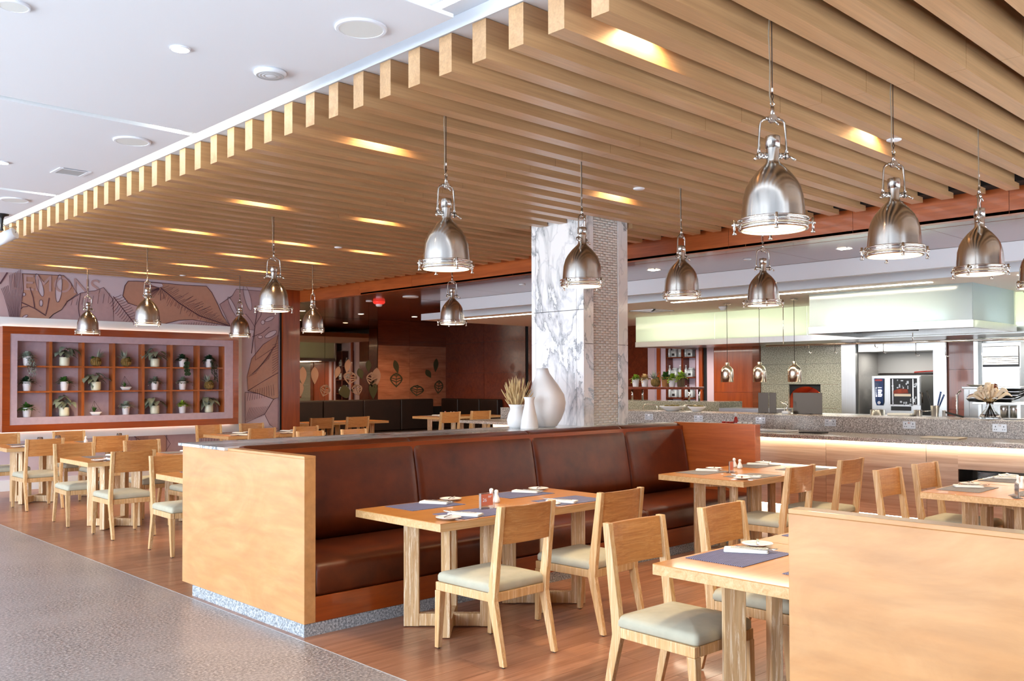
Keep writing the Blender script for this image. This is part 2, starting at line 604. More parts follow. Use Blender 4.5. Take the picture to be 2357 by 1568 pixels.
# ------------------------------------------------------------------ floor
ZS = 3.29                                  # underside of the ceiling slats
X_A = 2.985                                # the timber floor starts here, the granite aisle ends
fl = box('floor', 'granite_floor', (XW, -6, -.1, X_A, 15, 0.))
struct(fl, 'polished grey granite aisle floor')
fs = box('floor_screed', 'blackvoid', (X_A + .006, -2, -.1, 17, 18, -.012))
struct(fs, 'dark subfloor under the timber planks')
ft = box('trim_1', 'socket', (X_A, -6, -.05, X_A + .006, 15, .001))
struct(ft, 'thin metal strip between granite aisle and timber floor')
wf = sroot('floor_timber', 'reddish brown timber plank floor')
PW, PL = .152, 1.22
pm = box('plank', 'plank', (0, 0, -.012, PL - .002, PW - .0018, 0.), wf)
cells = []
yy = 1.0
row = 0
while yy < 18:
    xo = X_A + .006 - R_.random() * PL
    while xo < 17:
        cells.append((xo, yy))
        xo += PL
    yy += PW
    row += 1
def vis(c):
    x, y = c[0] + PL / 2, c[1] + PW / 2
    d = x * _f.x + y * _f.y
    sx = (x * _r.x + y * _r.y) / d * F_PX + 1178.5 if d > .5 else 9e9
    return d, sx
near = [c for c in cells if c[0] >= X_A and vis(c)[0] > 2 and -250 < vis(c)[1] < 2650 and c[0] + PL < 17]
near.sort(key=lambda c: vis(c)[0])
near = near[:290]
first = True
for c in near:
    o = pm if first else pm.copy()
    if not first:
        COL.objects.link(o)
        o.parent = wf
    first = False
    o.location = (c[0], c[1], 0)
ns = set(near)
rest = MB()
for c in cells:
    if c in ns:
        continue
    x0, x1 = max(c[0], X_A + .006), min(c[0] + PL - .002, 17)
    if x1 - x0 > .01:
        rest.box(x0, c[1], -.012, x1, c[1] + PW - .0018, 0.)
ro = rest.build('plank_field', 'plank', wf)
ro['kind'] = 'stuff'

# ------------------------------------------------------------------ white ceiling over the aisle
ZC = 3.45
SD, SW, SH, XJ, X1S = .278, .106, .212, 5.17, 8.76
XE = 2.965
cw = sroot('ceiling', 'white plaster ceiling over the granite aisle')
slots = [3.46, 6.50, 9.55, 12.6]
ys = [(-6, 3.40)] + [(a + .045, b - .045) for a, b in zip(slots[:-1], slots[1:])] + [(12.645, 15)]
for i, (a, b) in enumerate(ys):
    z = ZC if i else ZC + .16
    box('ceiling_panel', 'white_paint', (XW, a, z, XE, b, z + .02), cw)
box('slot_lining', 'white_paint', (XW, -6, ZC + .24, XE - .3, 15, ZC + .28), cw)
box('slat_backing', 'white_paint', (3.167, -6, ZS + SH + .003, 3.75, 15, ZS + SH + .03), cw)
box('slat_gap_shade', 'gap_shade', (3.751, -6, ZS + SH + .003, 8.62, 15, ZS + SH + .03), cw)  # dark backing puts shade into the slat gaps and cuts bounce
box('cove_face', 'white_paint', (3.160, -6, 3.503, 3.166, 15, 3.579), cw)
box('cove_top', 'white_paint', (XE - .28, -6, 3.58, 3.166, 15, 3.6), cw)
for i, s in enumerate(slots[1:]):
    for sx_ in (-.065, .055):
        box('slot_side', 'white_paint', (XW, s + sx_, ZC + .021, XE - .3, s + sx_ + .01, ZC + .24), cw)
    box('slot_light', 'led_cove', (XW, s - .015, ZC + .2, XE - .3, s + .015, ZC + .205), cw)
box('cove_light', 'led_soft', (XE - .12, 5.4, ZC + .022, XE - .08, 15, ZC + .034), cw)
box('cove_light', 'cove_day_fill', (XE - .12, -3, ZC + .022, XE - .08, 5.38, ZC + .034), cw)  # added strip imitating daylight in the near part of the cove

# ------------------------------------------------------------------ slatted ceiling
sl = sroot('ceiling_slats', 'row of maple slats hung under the white ceiling')
def slat_mesh(parts):
    m = MB()
    for a, b in parts:
        m.box(a, 0, 0, b, SW, SH)
    return m
full = slat_mesh([(0., XJ - 3.173 - .0015), (XJ - 3.173 + .0015, X1S - 3.173)]).build('slat', 'slat', sl)
cut = slat_mesh([(0., XJ - 3.173 - .0015), (XJ - 3.173 + .0015, 7.10 - 3.173), (7.87 - 3.173, X1S - 3.173)]).build('slat', 'slat', sl)
k1 = k2 = True
for i in range(-10, 44):
    y = 2.762 - SW + SD * i
    if 6.325 - SW - .01 < y < 7.09 + .01:
        o = cut if k2 else cut.copy()
        new, k2 = not k2, False
    else:
        o = full if k1 else full.copy()
        new, k1 = not k1, False
    if new:
        COL.objects.link(o)
    o.parent = sl
    o.location = (3.173, y, ZS)
box('header_gap_shade', 'blackvoid', (8.64, -3, ZS + .05, 8.86, 15, ZC + .24), sl)  # black plate paints in the shade past the slat ends

# header beam at the far end of the slats
XH = 8.88
hb = sroot('trim_2', 'red brown timber header beam behind the slats')
y = -1.6
while y < 14.9:
    y1 = min(y + 1.46, 14.98)
    box('header_panel', 'redwood_y', (XH, y, 3.10, XH + .10, y1 - .004, 3.42), hb)
    y += 1.46
box('header_core', 'blackvoid', (XH + .004, -1.6, 3.104, XH + .096, 14.98, 3.4), hb)

# lower dark timber ceiling
lc = sroot('ceiling_timber', 'glossy dark timber panel ceiling beyond the header')
for y0 in [-2 + 1.87 * i for i in range(8)]:
    y1 = min(y0 + 1.866, 12.98)
    box('ceiling_panel', 'ceil_wood', (XH, y0, 3.102, 9.19, y1, 3.13), lc)
    box('ceiling_panel', 'ceil_wood', (9.212, y0, 3.102, 10.65, y1, 3.13), lc)
for y0, y1 in ((12.984, 15.2), (15.204, 17.9)):
    for x0, x1 in ((XH + .1, 10.65), (10.654, 12.7), (12.704, 14.85)):
        box('ceiling_panel', 'ceil_wood', (x0, y0, 3.102, x1, y1, 3.13), lc)
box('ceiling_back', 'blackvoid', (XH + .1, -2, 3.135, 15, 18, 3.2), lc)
struct(box('trim_3', 'white_paint', (10.65, -2, 2.889, 10.75, 12.98, 3.1)), 'white bulkhead face above the kitchen bar')
kc = sroot('ceiling_kitchen', 'white dropped ceiling over the open kitchen')
box('ceiling_slab', 'warm_paint', (11.4, -3, 2.853, 17, 14.49, 2.977), kc)
box('ceiling_edge', 'white_paint', (11.39, -3, 2.851, 11.4, 14.49, 2.98), kc)

# ------------------------------------------------------------------ walls
struct(box('wall_back', 'mural_bg', (XW, 15.0, 0, 8.5, 15.3, 3.7)), 'lilac mural wall behind the plant shelf')
struct(box('baseboard_back', 'white_paint', (XW, 14.97, 0, 8.5, 15.0, .16)), 'white skirting under the mural wall')
struct(box('trim_4', 'redwood_z', (8.53, 14.93, 0, 8.88, 15.3, 3.42)), 'red timber post at the end of the mural wall')
struct(box('trim_5', 'blackvoid', (8.5, 14.98, 0, 8.53, 15.2, 3.42)), 'dark shadow gap beside the timber post')
struct(box('wall_side', 'darkwall', (8.53, 15.3, 0, 8.9, 18.2, 3.42)), 'dark timber return wall of the back room')
YB = 17.88
wm = sroot('wall_mirror', 'back room wall of bronze mirror and glossy panels')
box('wall_core', 'blackvoid', (8.8, YB + .012, 0, 15.1, YB + .25, 3.42), wm)
edges = [8.9, 10.1, 11.279, 12.485, 12.743]
for a, b in zip(edges[:-1], edges[1:]):
    box('mirror_panel', 'mirror', (a + .004, YB, 1.0, b - .004, YB + .012, 3.1), wm)
for a, b in ((12.743, 13.693), (13.693, 14.85)):
    box('gloss_panel', 'art_panel', (a + .003, YB - .004, 1.0, b - .003, YB + .012, 2.497), wm)
    box('gloss_panel', 'darkwall', (a + .003, YB - .004, 2.503, b - .003, YB + .012, 3.1), wm)
wr = sroot('wall_right', 'dark timber panelled wall closing the back room')
box('wall_core', 'blackvoid', (14.862, 14.9, 0, 15.1, YB, 3.42), wr)
for y0, y1 in ((15.0, 16.43), (16.434, YB)):
    for z0, z1 in ((0, 1.828), (1.832, 2.572), (2.577, 3.1)):
        box('wall_panel', 'darkwall', (14.85, y0 + .002, z0, 14.862, y1 - .002, z1), wr)
struct(box('wall_kitchen_end', 'darkwall', (14.85, 14.5, 0, 17.0, 14.9, 3.6)), 'dark timber wall at the kitchen end')
# glazed wall and rear wall (behind the camera)
wl = sroot('wall_left', 'window wall on the daylight side')
box('sill', 'white_paint', (XW - .2, -6, 0, XW, 15, .25), wl)
box('lintel', 'white_paint', (XW - .2, -6, 3.3, XW, 15, 3.75), wl)
edges = [-6.0] + [v for a, b in WINS for v in (a, b)] + [15]
for a, b in zip(edges[0::2], edges[1::2]):
    box('pier', 'white_paint', (XW - .2, a, .25, XW, b, 3.3), wl)
for a, b in WINS:
    for k in (1, 2):
        yk = a + (b - a) * k / 3
        box('mullion', 'black', (XW - .12, yk - .03, .25, XW - .06, yk + .03, 3.3), wl)
struct(box('wall_front', 'darkwall', (XW, -6.2, 0, 17, -6, 3.75)), 'unseen wall opposite the mural, darkened to cut fill light')  # out of view, dark finish chosen to cut fill on the slat sides
struct(box('wall_far_right', 'white_paint', (17, -6, 0, 17.2, 15, 3.75)), 'white wall behind the kitchen')
struct(box('ceiling_leak_cover', 'blackvoid', (XW - .3, -6.3, 3.72, 17.3, 18.3, 3.8)), 'unseen slab added above all ceilings to stop light leaks')  # out of view, added only to keep sky light from leaking in
struct(box('wall_outer', 'blackvoid', (8.5, 18.14, 0, 17.2, 18.3, 3.75)), 'outer wall behind the back room')


# ------------------------------------------------------------------ marble column
PX0, PX1, PY0, PY1 = 7.12, 7.85, 6.325, 7.09
pc = sroot('column', 'square column clad in veined white marble with relief tile panels')
box('column_core', 'blackvoid', (PX0 + .02, PY0 + .02, 0, PX1 - .02, PY1 - .02, 3.42), pc)
g = .0025
zj = 2.36
for z0, z1 in ((0, zj - g), (zj + g, 3.42)):
    for a, b in ((PY0, PY0 + .10), (PY0 + .104, PY1 - .064), (PY1 - .06, PY1)):
        box('marble_slab', 'marble', (PX0, a, z0, PX0 + .02, b, z1), pc, .001)
for z0, z1 in ((0, 2.0), (2.005, 3.42)):
    box('marble_slab', 'marble', (PX0 + .021, PY0, z0, PX0 + .16, PY0 + .02, z1), pc, .001)
    box('marble_slab', 'marble', (PX1 - .16, PY0, z0, PX1, PY0 + .02, z1), pc, .001)
box('marble_slab', 'marble', (PX1 - .02, PY0 + .021, 0, PX1, PY1, 3.42), pc)
box('marble_slab', 'marble', (PX0 + .021, PY1 - .02, 0, PX1 - .021, PY1, 3.42), pc)
ti = MB()
rx0, rx1 = PX0 + .165, PX1 - .165
ti.box(rx0, PY0 + .010, 1.0, rx1, PY0 + .02, 3.42)
bw, bh = .082, .0275
r = 0
z = 1.05
while z < 3.40:
    x = rx0 - (bw / 2 if r % 2 else 0)
    while x < rx1 - .005:
        a, b = max(x, rx0), min(x + bw, rx1)
        if b - a > .01:
            rings = []
            for t in (0, .5, 1):
                xx = a + (b - a) * t
                bulge = .008 * (1 - abs(t - .42) * .9) if 0 < t < 1 else .005
                rings.append([(xx, PY0 + .012, z + .0005), (xx, PY0 + .012 - bulge * .55, z + .002), (xx, PY0 + .012 - bulge, z + bh * .55), (xx, PY0 + .012 - bulge * .4, z + bh - .0005)])
            ti.loft(rings, True, True, True)
        x += bw
    z += bh
    r += 1
o = ti.build('relief_tile', 'tilewhite', pc)
o['kind'] = 'stuff'

# ------------------------------------------------------------------ booths
def booth(name, label, xa, xb, yf, sgn, seams, back_depth, far_panel=True, ledge=None):
    """bench with its seat front at y = yf, running back in direction sgn"""
    Y = lambda d: yf + sgn * d
    def yb(m, x0, d0, z0, x1, d1, z1):
        a, b = sorted((Y(d0), Y(d1)))
        return m.box(x0, a, z0, x1, b, z1)
    t = thing(name, label, 'booth seat', (0, 0, 0))
    T = .083
    yb(MB(), xa, 0, .082, xa + T, back_depth + .07, 1.119).build('end_panel', 'veneer', t, .003)
    yb(MB(), xa, 0, 1.119, xa + T, 1.03, 1.136).build('end_panel_cap', 'veneer', t, .002)
    yb(MB(), xa + .004, .006, 0, xb + .05, 1.28, .081).box(xa + .004, *sorted((Y(1.28), Y(back_depth - .1)))[:1], 0, xa + 3.5, sorted((Y(1.28), Y(back_depth - .1)))[1], .081).build('granite_plinth', 'granite_base', t)
    x = xa + T
    yb(MB(), x, .0, .083, xb, .025, .243).build('fascia_board', 'redwood_x', t, .002)
    if ledge:
        m = yb(MB(), x, .9, .083, ledge[0][1] - .006, back_depth, 1.117)
        yb(m, ledge[0][1] - .006, .9, .083, xb, ledge[1][3] - .004, 1.117)
    else:
        m = yb(MB(), x, .9, .083, xb, back_depth, 1.117)
    m.build('back_body', 'redwood_x', t)
    yb(MB(), x, .025, .083, xb, .9, .24).build('seat_base', 'redwood_x', t)
    # seat and back cushions
    ss = [x + .003] + seams + [xb - .003]
    mid = [ss[0]] + [(a + b) / 2 - .1 for a, b in zip(ss[1:-1], ss[2:])][:-1] + [ss[-1]] if len(ss) > 3 else ss
    for a, b in zip(mid[:-1], mid[1:]):
        m = MB()
        pr = [(.012, .245), (-.004, .27), (-.006, .40), (.008, .435), (.04, .449), (.30, .455), (.78, .447), (.80, .30), (.80, .245)]
        n = 5
        rings = []
        for k, (e, sc_) in enumerate(((.0, .93), (.012, .985), (.035, 1.), (None, 1.), (-.035, 1.), (-.012, .985), (0., .93))):
            if e is None:
                continue
            xx = a + e if e > 0 or (e == 0. and k == 0) else b + e
            cy, cz = .4, .345
            rings.append([(xx, Y(cy + (d - cy) * (sc_ + (1 - sc_) * .6)), cz + (zz - cz) * sc_) for d, zz in pr])
        m.loft(rings, True)
        m.build('seat_cushion', 'leather', t)
    for a, b in zip(ss[:-1], ss[1:]):
        m = MB()
        pr = [(.79, .452), (.80, .62), (.84, .85), (.868, .98), (.885, 1.05), (.905, 1.095), (.935, 1.128), (.97, 1.146), (1.0, 1.15), (1.028, 1.145), (1.03, 1.118), (.95, .8), (.9, .452)]
        rings = []
        for xx, s_ in ((a + .001, .80), (a + .010, .93), (a + .03, .99), (a + .07, 1.), (b - .07, 1.), (b - .03, .99), (b - .010, .93), (b - .001, .80)):
            rings.append([(xx, Y(1.03 + (d - 1.03) * (1 - (1 - s_) * .75) if d < .96 else d), 1.12 + (zz - 1.12) * s_ if zz > 1.12 else zz) for d, zz in pr])
        m.loft(rings, True)
        m.build('back_cushion', 'leather', t)
    if far_panel:
        yb(MB(), xb, 0, .082, xb + .1, 1.02, 1.155).build('far_panel', 'redwood_y', t, .003)
    m = MB()
    if ledge:
        for x0, x1, d0, d1 in ledge:
            yb(m, x0, d0, 1.1205, x1, d1, 1.141)
    else:
        yb(m, xa - .02, 1.031, 1.1205, xb, back_depth + .09, 1.141)
    m.build('marble_ledge', 'marble_grey', t, .002)
    return t


Y1 = 5.034
booth('booth_bench', 'long brown leather booth bench with marble ledge behind and honey veneer end panel', 3.027, 8.314, Y1, 1,
      [4.58, 5.95, 7.30], 1.70, True, [(3.0, 7.115, 1.031, 1.79), (7.115, 8.41, 1.031, 1.287)])
booth('booth_bench', 'foreground booth bench with large pale veneer end panel', 3.027, 9.2, 1.70, -1, [4.58, 5.95, 7.30], 1.70, True)

# ------------------------------------------------------------------ vases on the marble ledge
ZL = 1.1412
def lathe_thing(name, label, cat, prof, mat, loc, seg=28, group=None):
    t = thing(name, label, cat, loc, 0, group)
    MB().lathe(prof, seg).build('body', mat, t)
    return t
pv = onz(1244, 984, ZL)
t = thing('vase', 'tall white teardrop vase with dented belly against the marble column', 'vase', (6.70, 6.46, ZL))
m = MB()
H = .60
prof = [(.085, 0), (.105, .012), (.15, .08), (.185, .17), (.195, .25), (.18, .33), (.14, .42), (.10, .49), (.068, .55), (.058, .60), (.05, .6), (.05, .56)]
rings = []
for r, z in prof:
    ring = []
    for i in range(40):
        a = 2 * PI * i / 40
        da = math.atan2(math.sin(a - 3.75), math.cos(a - 3.75))
        dent = .055 * math.exp(-(da / .42) ** 2 - ((z - .25) / .085) ** 2)
        lean = -.045 * max(0, (z - .33) / .27)
        ring.append(((r - dent) * math.cos(a) + lean * .72, (r - dent) * math.sin(a) - lean * .69, z))
    rings.append(ring)
m.loft(rings, True, True, True)
m.build('body', 'matt_white', t)
lathe_thing('vase', 'slim white flared carafe vase in front of dried grass pot', 'vase',
            [(.088, 0), (.09, .01), (.082, .08), (.06, .18), (.046, .25), (.046, .28), (.058, .312), (.054, .312), (.042, .28)], 'matt_white', (6.32, 6.33, ZL))
t = thing('grass_pot', 'squat white jug vase holding a bunch of dried grass', 'vase', (6.37, 6.56, ZL))
MB().lathe([(.07, 0), (.092, .03), (.10, .08), (.085, .14), (.065, .185), (.068, .205), (.085, .235), (.08, .235), (.06, .2)], 28).build('body', 'matt_white', t)
rg = random.Random(3)
m = MB()
for i in range(75):
    a = rg.uniform(0, 2 * PI)
    sp = rg.uniform(.02, .17)
    h = rg.uniform(.30, .50) - sp * .5
    b0 = Vector((.02 * math.cos(a), .02 * math.sin(a), .15))
    tip = Vector((sp * math.cos(a), sp * math.sin(a), .05 + h))
    md = b0.lerp(tip, .6)
    m.tube([b0, md, md.lerp(tip, .2), md.lerp(tip, .8), tip], [.0015, .0018, .0055, .005, .001], 5)
o = m.build('dried_grass', 'straw', t)
o['kind'] = 'stuff'

# ------------------------------------------------------------------ mural
YW = 15.0
wb = [bpy.data.objects['wall_back']][0]
cnt = [0]
def wpt(px, py, k=0.):
    return ony(px, py, YW - .0015 - k)
cA = lambda x, y: (x * .15274, 600 + y * .15274)
cB = lambda x, y: (300 + x * .15274, 620 + y * .15274)
cZ = lambda x, y: (x * .29699, 600 + y * .29699)
def printed(pts, mat, f, name='mural_leaf'):
    cnt[0] += 1
    k = cnt[0] * .00015
    m = MB().poly([wpt(*f(*p), k) for p in pts])
    o = m.build(name, mat, wb)
    o['kind'] = 'structure'
    return k
ink = MB()
def line(pts, wd=.008, k=.0085):
    P = [wpt(px, py, k) for px, py in pts]
    L, Rr = [], []
    for i, p in enumerate(P):
        d = (P[min(i + 1, len(P) - 1)] - P[max(i - 1, 0)])
        n = Vector((-d.z, 0, d.x)).normalized() * wd / 2
        L.append(p + n)
        Rr.append(p - n)
    n = len(P)
    ink.add(L + Rr, [(i, i + 1, n + i + 1, n + i) for i in range(n - 1)])
def outline(pts, f, wd=.009):
    q = [f(*p) for p in pts]
    line(q + [q[0]], wd)
def ell(cx, cy, rx, ry, rot=0, n=18):
    out = []
    for i in range(n):
        a = 2 * PI * i / n
        x, y = rx * math.cos(a), ry * math.sin(a)
        out.append((cx + x * math.cos(rot) - y * math.sin(rot), cy + x * math.sin(rot) + y * math.cos(rot)))
    return out
def veins(f, a, b, n, ln, ang, bend=.25, both=True, wd=.006):
    """side veins along a midrib from a to b"""
    a, b = Vector(a).to_2d(), Vector(b).to_2d()
    d = (b - a)
    line([f(*a), f(*b)], .012)
    u = d.normalized()
    nrm = Vector((-u.y, u.x))
    for i in range(n):
        t = (i + .6) / n
        p = a + d * t
        L = ln * (1 - .65 * abs(t - .35))
        for s in ((1, -1) if both else (1,)):
            dr = (nrm * s * math.sin(ang) + u * math.cos(ang))
            q1 = p + dr * L * .5
            q2 = p + dr * L + u * L * bend
            line([f(*p), f(*q1), f(*q2)], wd)
# left fern
lf = [(0, 175), (335, 185), (350, 440), (325, 620), (290, 885), (0, 870)]
printed(lf, 'mural_pink', cA)
for i in range(13):
    x0 = 60 + i * 20
    line([cA(20 + i * 24, 250 + (170 if i < 5 else 30) - i * 12), cA(60 + i * 22, 520), cA(110 + i * 15, 700), cA(150 + i * 11 if i < 12 else 280, 880)], .006)
line([cA(0, 350), cA(110, 180)], .02)
# monstera
mo = [(335, 195), (960, 225), (1060, 330), (1165, 500), (1010, 620), (930, 740), (800, 810), (720, 895), (290, 880), (325, 620), (350, 440)]
printed(mo, 'mural_terra', cA)
outline(mo, cA)
for h in (ell(595, 370, 45, 180, -.28), ell(885, 420, 48, 210, .08), ell(618, 640, 26, 50), ell(380, 840, 42, 18, -.4), ell(360, 510, 22, 26)):
    printed(h, 'mural_bg', cA)
    outline(h, cA, .007)
line([cA(320, 630), cA(520, 720), cA(690, 830)], .014)
for p in [((520, 710), (500, 560), (450, 400)), ((690, 810), (720, 690), (740, 560)), ((420, 690), (340, 700), (315, 730))]:
    line([cA(*q) for q in p], .012)
# mauve leaf
ml = [(720, 895), (800, 810), (930, 740), (1010, 620), (1215, 490), (1340, 465), (1430, 455), (1560, 405), (1700, 580), (1705, 700), (1715, 940), (1100, 910)]
printed(ml, 'mural_mauve', cA)
outline(ml, cA)
for i in range(9):
    line([cA(1010 + i * 80, 600 - i * 14), cA(990 + i * 80, 680 - i * 5)], .005)
line([cA(1215, 490), cA(1190, 620), cA(1180, 720), cA(1200, 850)], .01)
# palm
pl = [(1705, 540), (2080, 690), (2100, 950), (1715, 940)]
printed(pl, 'mural_pink', cA)
veins(cA, (1705, 540), (2010, 930), 12, 150, 1.2, -.1)
# large terracotta leaf
bl = [(1850, 530), (1880, 380), (1930, 310), (2060, 310), (2357, 330), (2780, 370), (3110, 385), (3190, 480), (3290, 680), (3350, 820), (3470, 990), (2900, 890), (2700, 900), (2450, 960), (2110, 950), (2080, 690), (1930, 640)]
cA2 = cA
printed(bl, 'mural_terra', cA2)
outline(bl, cA2, .011)
ho = [(2240, 330), (2440, 345), (2460, 390), (2400, 410), (2300, 380)]
printed(ho, 'mural_bg', cA2)
outline(ho, cA2, .007)
line([cA2(2420, 410), cA2(2700, 640), cA2(3000, 830), cA2(3460, 985)], .016)
rl = random.Random(5)
for i in range(44):
    t = (i + .5) / 44
    x, y = 2420 + 1000 * t, 410 + 560 * (t ** .8)
    for s in (1, -1):
        L = (90 + 150 * math.sin(PI * min(1, t + .15))) * rl.uniform(.4, 1)
        ang = (-.5 if s > 0 else 1.9) + rl.uniform(-.15, .15)
        if s < 0:
            L *= .8
        line([cA2(x, y), cA2(x + L * math.cos(ang), y + L * math.sin(ang) * .9)], .005)
for i in range(22):
    a = rl.uniform(1.2, 3.4)
    line([cA2(2420 + 25 * math.cos(a), 410 + 20 * math.sin(a)), cA2(2420 + 240 * math.cos(a), 410 + 190 * math.sin(a))], .005)
fr = [(2640, 960), (2800, 905), (3000, 890), (3250, 960), (3350, 1010), (2700, 1000)]
printed(fr, 'mural_pink', cA2)
for i in range(16):
    line([cA2(2700 + i * 38, 925 + abs(i - 7) * 4), cA2(2680 + i * 38, 990)], .006)
# right monstera
rm = [(3310, 660), (3500, 530), (3560, 430), (4205, 480), (4205, 1050), (4150, 1300), (3850, 1500), (3830, 1050), (3470, 990)]
printed(rm, 'mural_mauve', cA2)
outline(rm, cA2)
for h in (ell(3730, 560, 45, 200, -.25), ell(3510, 700, 30, 170, -.45), ell(3960, 930, 28, 34), ell(4060, 880, 75, 28, -.45), ell(4080, 1110, 100, 36, -.5), ell(3920, 1150, 34, 24)):
    printed(h, 'mural_bg', cA2)
    outline(h, cA2, .007)
line([cA2(3880, 720), cA2(3840, 1000), cA2(3790, 1400)], .014)
for p in [((3800, 1150), (3950, 1090), (4060, 1000)), ((3840, 1000), (3780, 900), (3700, 800)), ((3840, 980), (3930, 830), (3980, 600))]:
    line([cA2(*q) for q in p], .009)
for pts, mt in (([(1915, 900), (1950, 760), (2040, 650), (2157, 575), (2157, 870), (2050, 930), (1920, 1010)], 'mural_terra'),
                ([(1920, 1010), (2050, 930), (2157, 865), (2157, 1062), (2120, 1075), (2000, 1030)], 'mural_terra'),
                ([(1900, 1020), (2000, 1030), (2120, 1075), (2050, 1190), (1900, 1260)], 'mural_pink'),
                ([(2050, 1190), (2120, 1075), (2157, 1062), (2157, 1320), (2090, 1270)], 'mural_mauve')):
    printed(pts, mt, cZ)
    outline(pts, cZ)
for i in range(12):
    line([cZ(1925 + i * 14, 900 - i * 12), cZ(1990 + i * 13, 870 - i * 20)], .005)
    line([cZ(2155, 640 + i * 18), cZ(2110, 655 + i * 20)], .005)
    line([cZ(1930 + i * 17, 1015 - i * 5), cZ(1915 + i * 19, 1090 - i * 4)], .005)
    line([cZ(1905 + i * 12, 1240 - i * 3), cZ(1935 + i * 14, 1140 - i * 1)], .005)
# leaves low on the wall, under the frame
for pts, mt in (([(740, 1345), (1000, 1340), (1100, 1400), (1080, 1480), (760, 1480)], 'mural_pink'),
                ([(1040, 1345), (1270, 1340), (1320, 1420), (1270, 1500), (1090, 1480)], 'mural_terra'),
                ([(1290, 1345), (1560, 1325), (1560, 1500), (1290, 1500)], 'mural_mauve'),
                ([(1560, 1330), (2150, 1300), (2150, 1480), (1560, 1500)], 'mural_pink')):
    printed(pts, mt, cZ)
    outline(pts, cZ)
for i in range(14):
    line([cZ(990 + i * 12, 1345), cZ(1000 + i * 11, 1420)], .006)
    line([cZ(1580 + i * 22, 1335), cZ(1570 + i * 22, 1420)], .006)
io = ink.build('mural_ink', 'mural_line', wb)
io['kind'] = 'stuff'
def text(body, mat, loc, size, rot, parent, name='lettering', extrude=.0004, align='CENTER'):
    c = bpy.data.curves.new(name, 'FONT')
    c.body = body
    c.size = size
    c.extrude = extrude
    c.align_x = align
    c.align_y = 'CENTER'
    c.materials.append(MT[mat])
    o = bpy.data.objects.new(name, c)
    COL.objects.link(o)
    o.location = loc
    o.rotation_euler = rot
    me = bpy.data.meshes.new_from_object(o)
    bpy.data.objects.remove(o)
    o = bpy.data.objects.new(name, me)
    COL.objects.link(o)
    o.location = loc
    o.rotation_euler = rot
    o.parent = parent
    return o
lp = wpt(130, 657, .0078)
text('LEMONS', 'mural_text', lp, .34, (PI / 2, 0, 0), wb)

# ------------------------------------------------------------------ plant display shelf
YF = 14.76
fA, fB = ony(5.9, 751.5, YF), ony(549, 975.7, YF)
bA, bB = ony(24, 768.7, YF), ony(537, 961.8, YF)
nA, nB = ony(41, 785.6, YF), ony(518.3, 948, YF)
fx0, fx1, fz1, fz0 = fA.x, fB.x, (ony(5.9, 751.5, YF).z + ony(549, 769.3, YF).z) / 2, (ony(5.9, 996.5, YF).z + fB.z) / 2
bx0, bx1, bz1, bz0 = bA.x, bB.x, (bA.z + ony(537, 783.5, YF).z) / 2, (bB.z + ony(22.3, 980.8, YF).z) / 2
nx0, nx1, nz1, nz0 = nA.x, nB.x, (nA.z + ony(518, 796.6, YF).z) / 2, (nB.z + ony(40, 963, YF).z) / 2
ds = thing('display_shelf', 'wall mounted red timber framed shelf with lilac cubbies for plants', 'shelf', (0, 0, 0))
def frame(name, mat, x0, x1, z0, z1, X0, X1, Z0, Z1, y0, y1, par, bev=0.):
    for d in ((X0, y0, z1, X1, y1, Z1), (X0, y0, Z0, X1, y1, z0), (X0, y0, z0, x0, y1, z1), (x1, y0, z0, X1, y1, z1)):
        box(name, mat, d, par, bev)
frame('frame_board', 'redwood_x', bx0, bx1, bz0, bz1, fx0, fx1, fz0, fz1, YF, 14.95, ds, .003)
frame('border_board', 'lavender', nx0, nx1, nz0, nz1, bx0, bx1, bz0, bz1, YF + .012, 14.95, ds)
box('back_board', 'lavender', (bx0, 14.95, bz0, bx1, 14.965, bz1), ds)
box('glow_board', 'white_paint', (fx0 - .17, 14.972, fz0 - .15, fx1 + .17, 14.985, fz1 + .15), ds)
frame('glow_strip', 'led_soft', fx0 + .05, fx1 - .05, fz0 + .05, fz1 - .05, fx0 + .03, fx1 - .03, fz0 + .03, fz1 - .03, 14.955, 14.965, ds)
cwid = (nx1 - nx0) / 7
chei = (nz1 - nz0) / 3
for i in range(1, 7):
    box('divider', 'divider', (nx0 + cwid * i - .02, YF + .03, nz0, nx0 + cwid * i + .02, 14.95, nz1), ds)
box('divider', 'divider', (nx1 - .03, YF + .03, nz0, nx1, 14.95, nz1), ds)
for j in (1, 2):
    box('shelf_board', 'divider', (nx0, YF + .02, nz0 + chei * j - .012, nx1 - .031, 14.95, nz0 + chei * j + .012), ds)

def blade(m, p, d, L, W, droop=.3, n=3, heart=False):
    p = Vector(p)
    d = Vector(d).normalized()
    s = d.cross(Vector((0, 0, 1)))
    if s.length < .1:
        s = Vector((1, 0, 0))
    s.normalize()
    ws = [.25, 1, .75, 0] if not heart else [.85, 1, .6, 0]
    pts = []
    for i in range(4):
        t = i / 3
        c = p + d * (L * t) - Vector((0, 0, droop * L * t * t))
        pts.append((c + s * W / 2 * ws[i] + Vector((0, 0, .12 * W * ws[i])), c, c - s * W / 2 * ws[i] + Vector((0, 0, .12 * W * ws[i]))))
    k = len(m.v)
    m.v += [tuple(q) for tr in pts for q in tr]
    for i in range(3):
        for j in (0, 1):
            a = k + i * 3 + j
            m.f.append((a, a + 1, a + 4, a + 3))
            m.sm.append(True)

def rdir(r, lo=.1, hi=1.):
    a = r.uniform(0, 2 * PI)
    z = r.uniform(lo, hi)
    q = math.sqrt(max(0, 1 - z * z))
    return Vector((q * math.cos(a) * .82, q * math.sin(a) * .45 - .12, z))

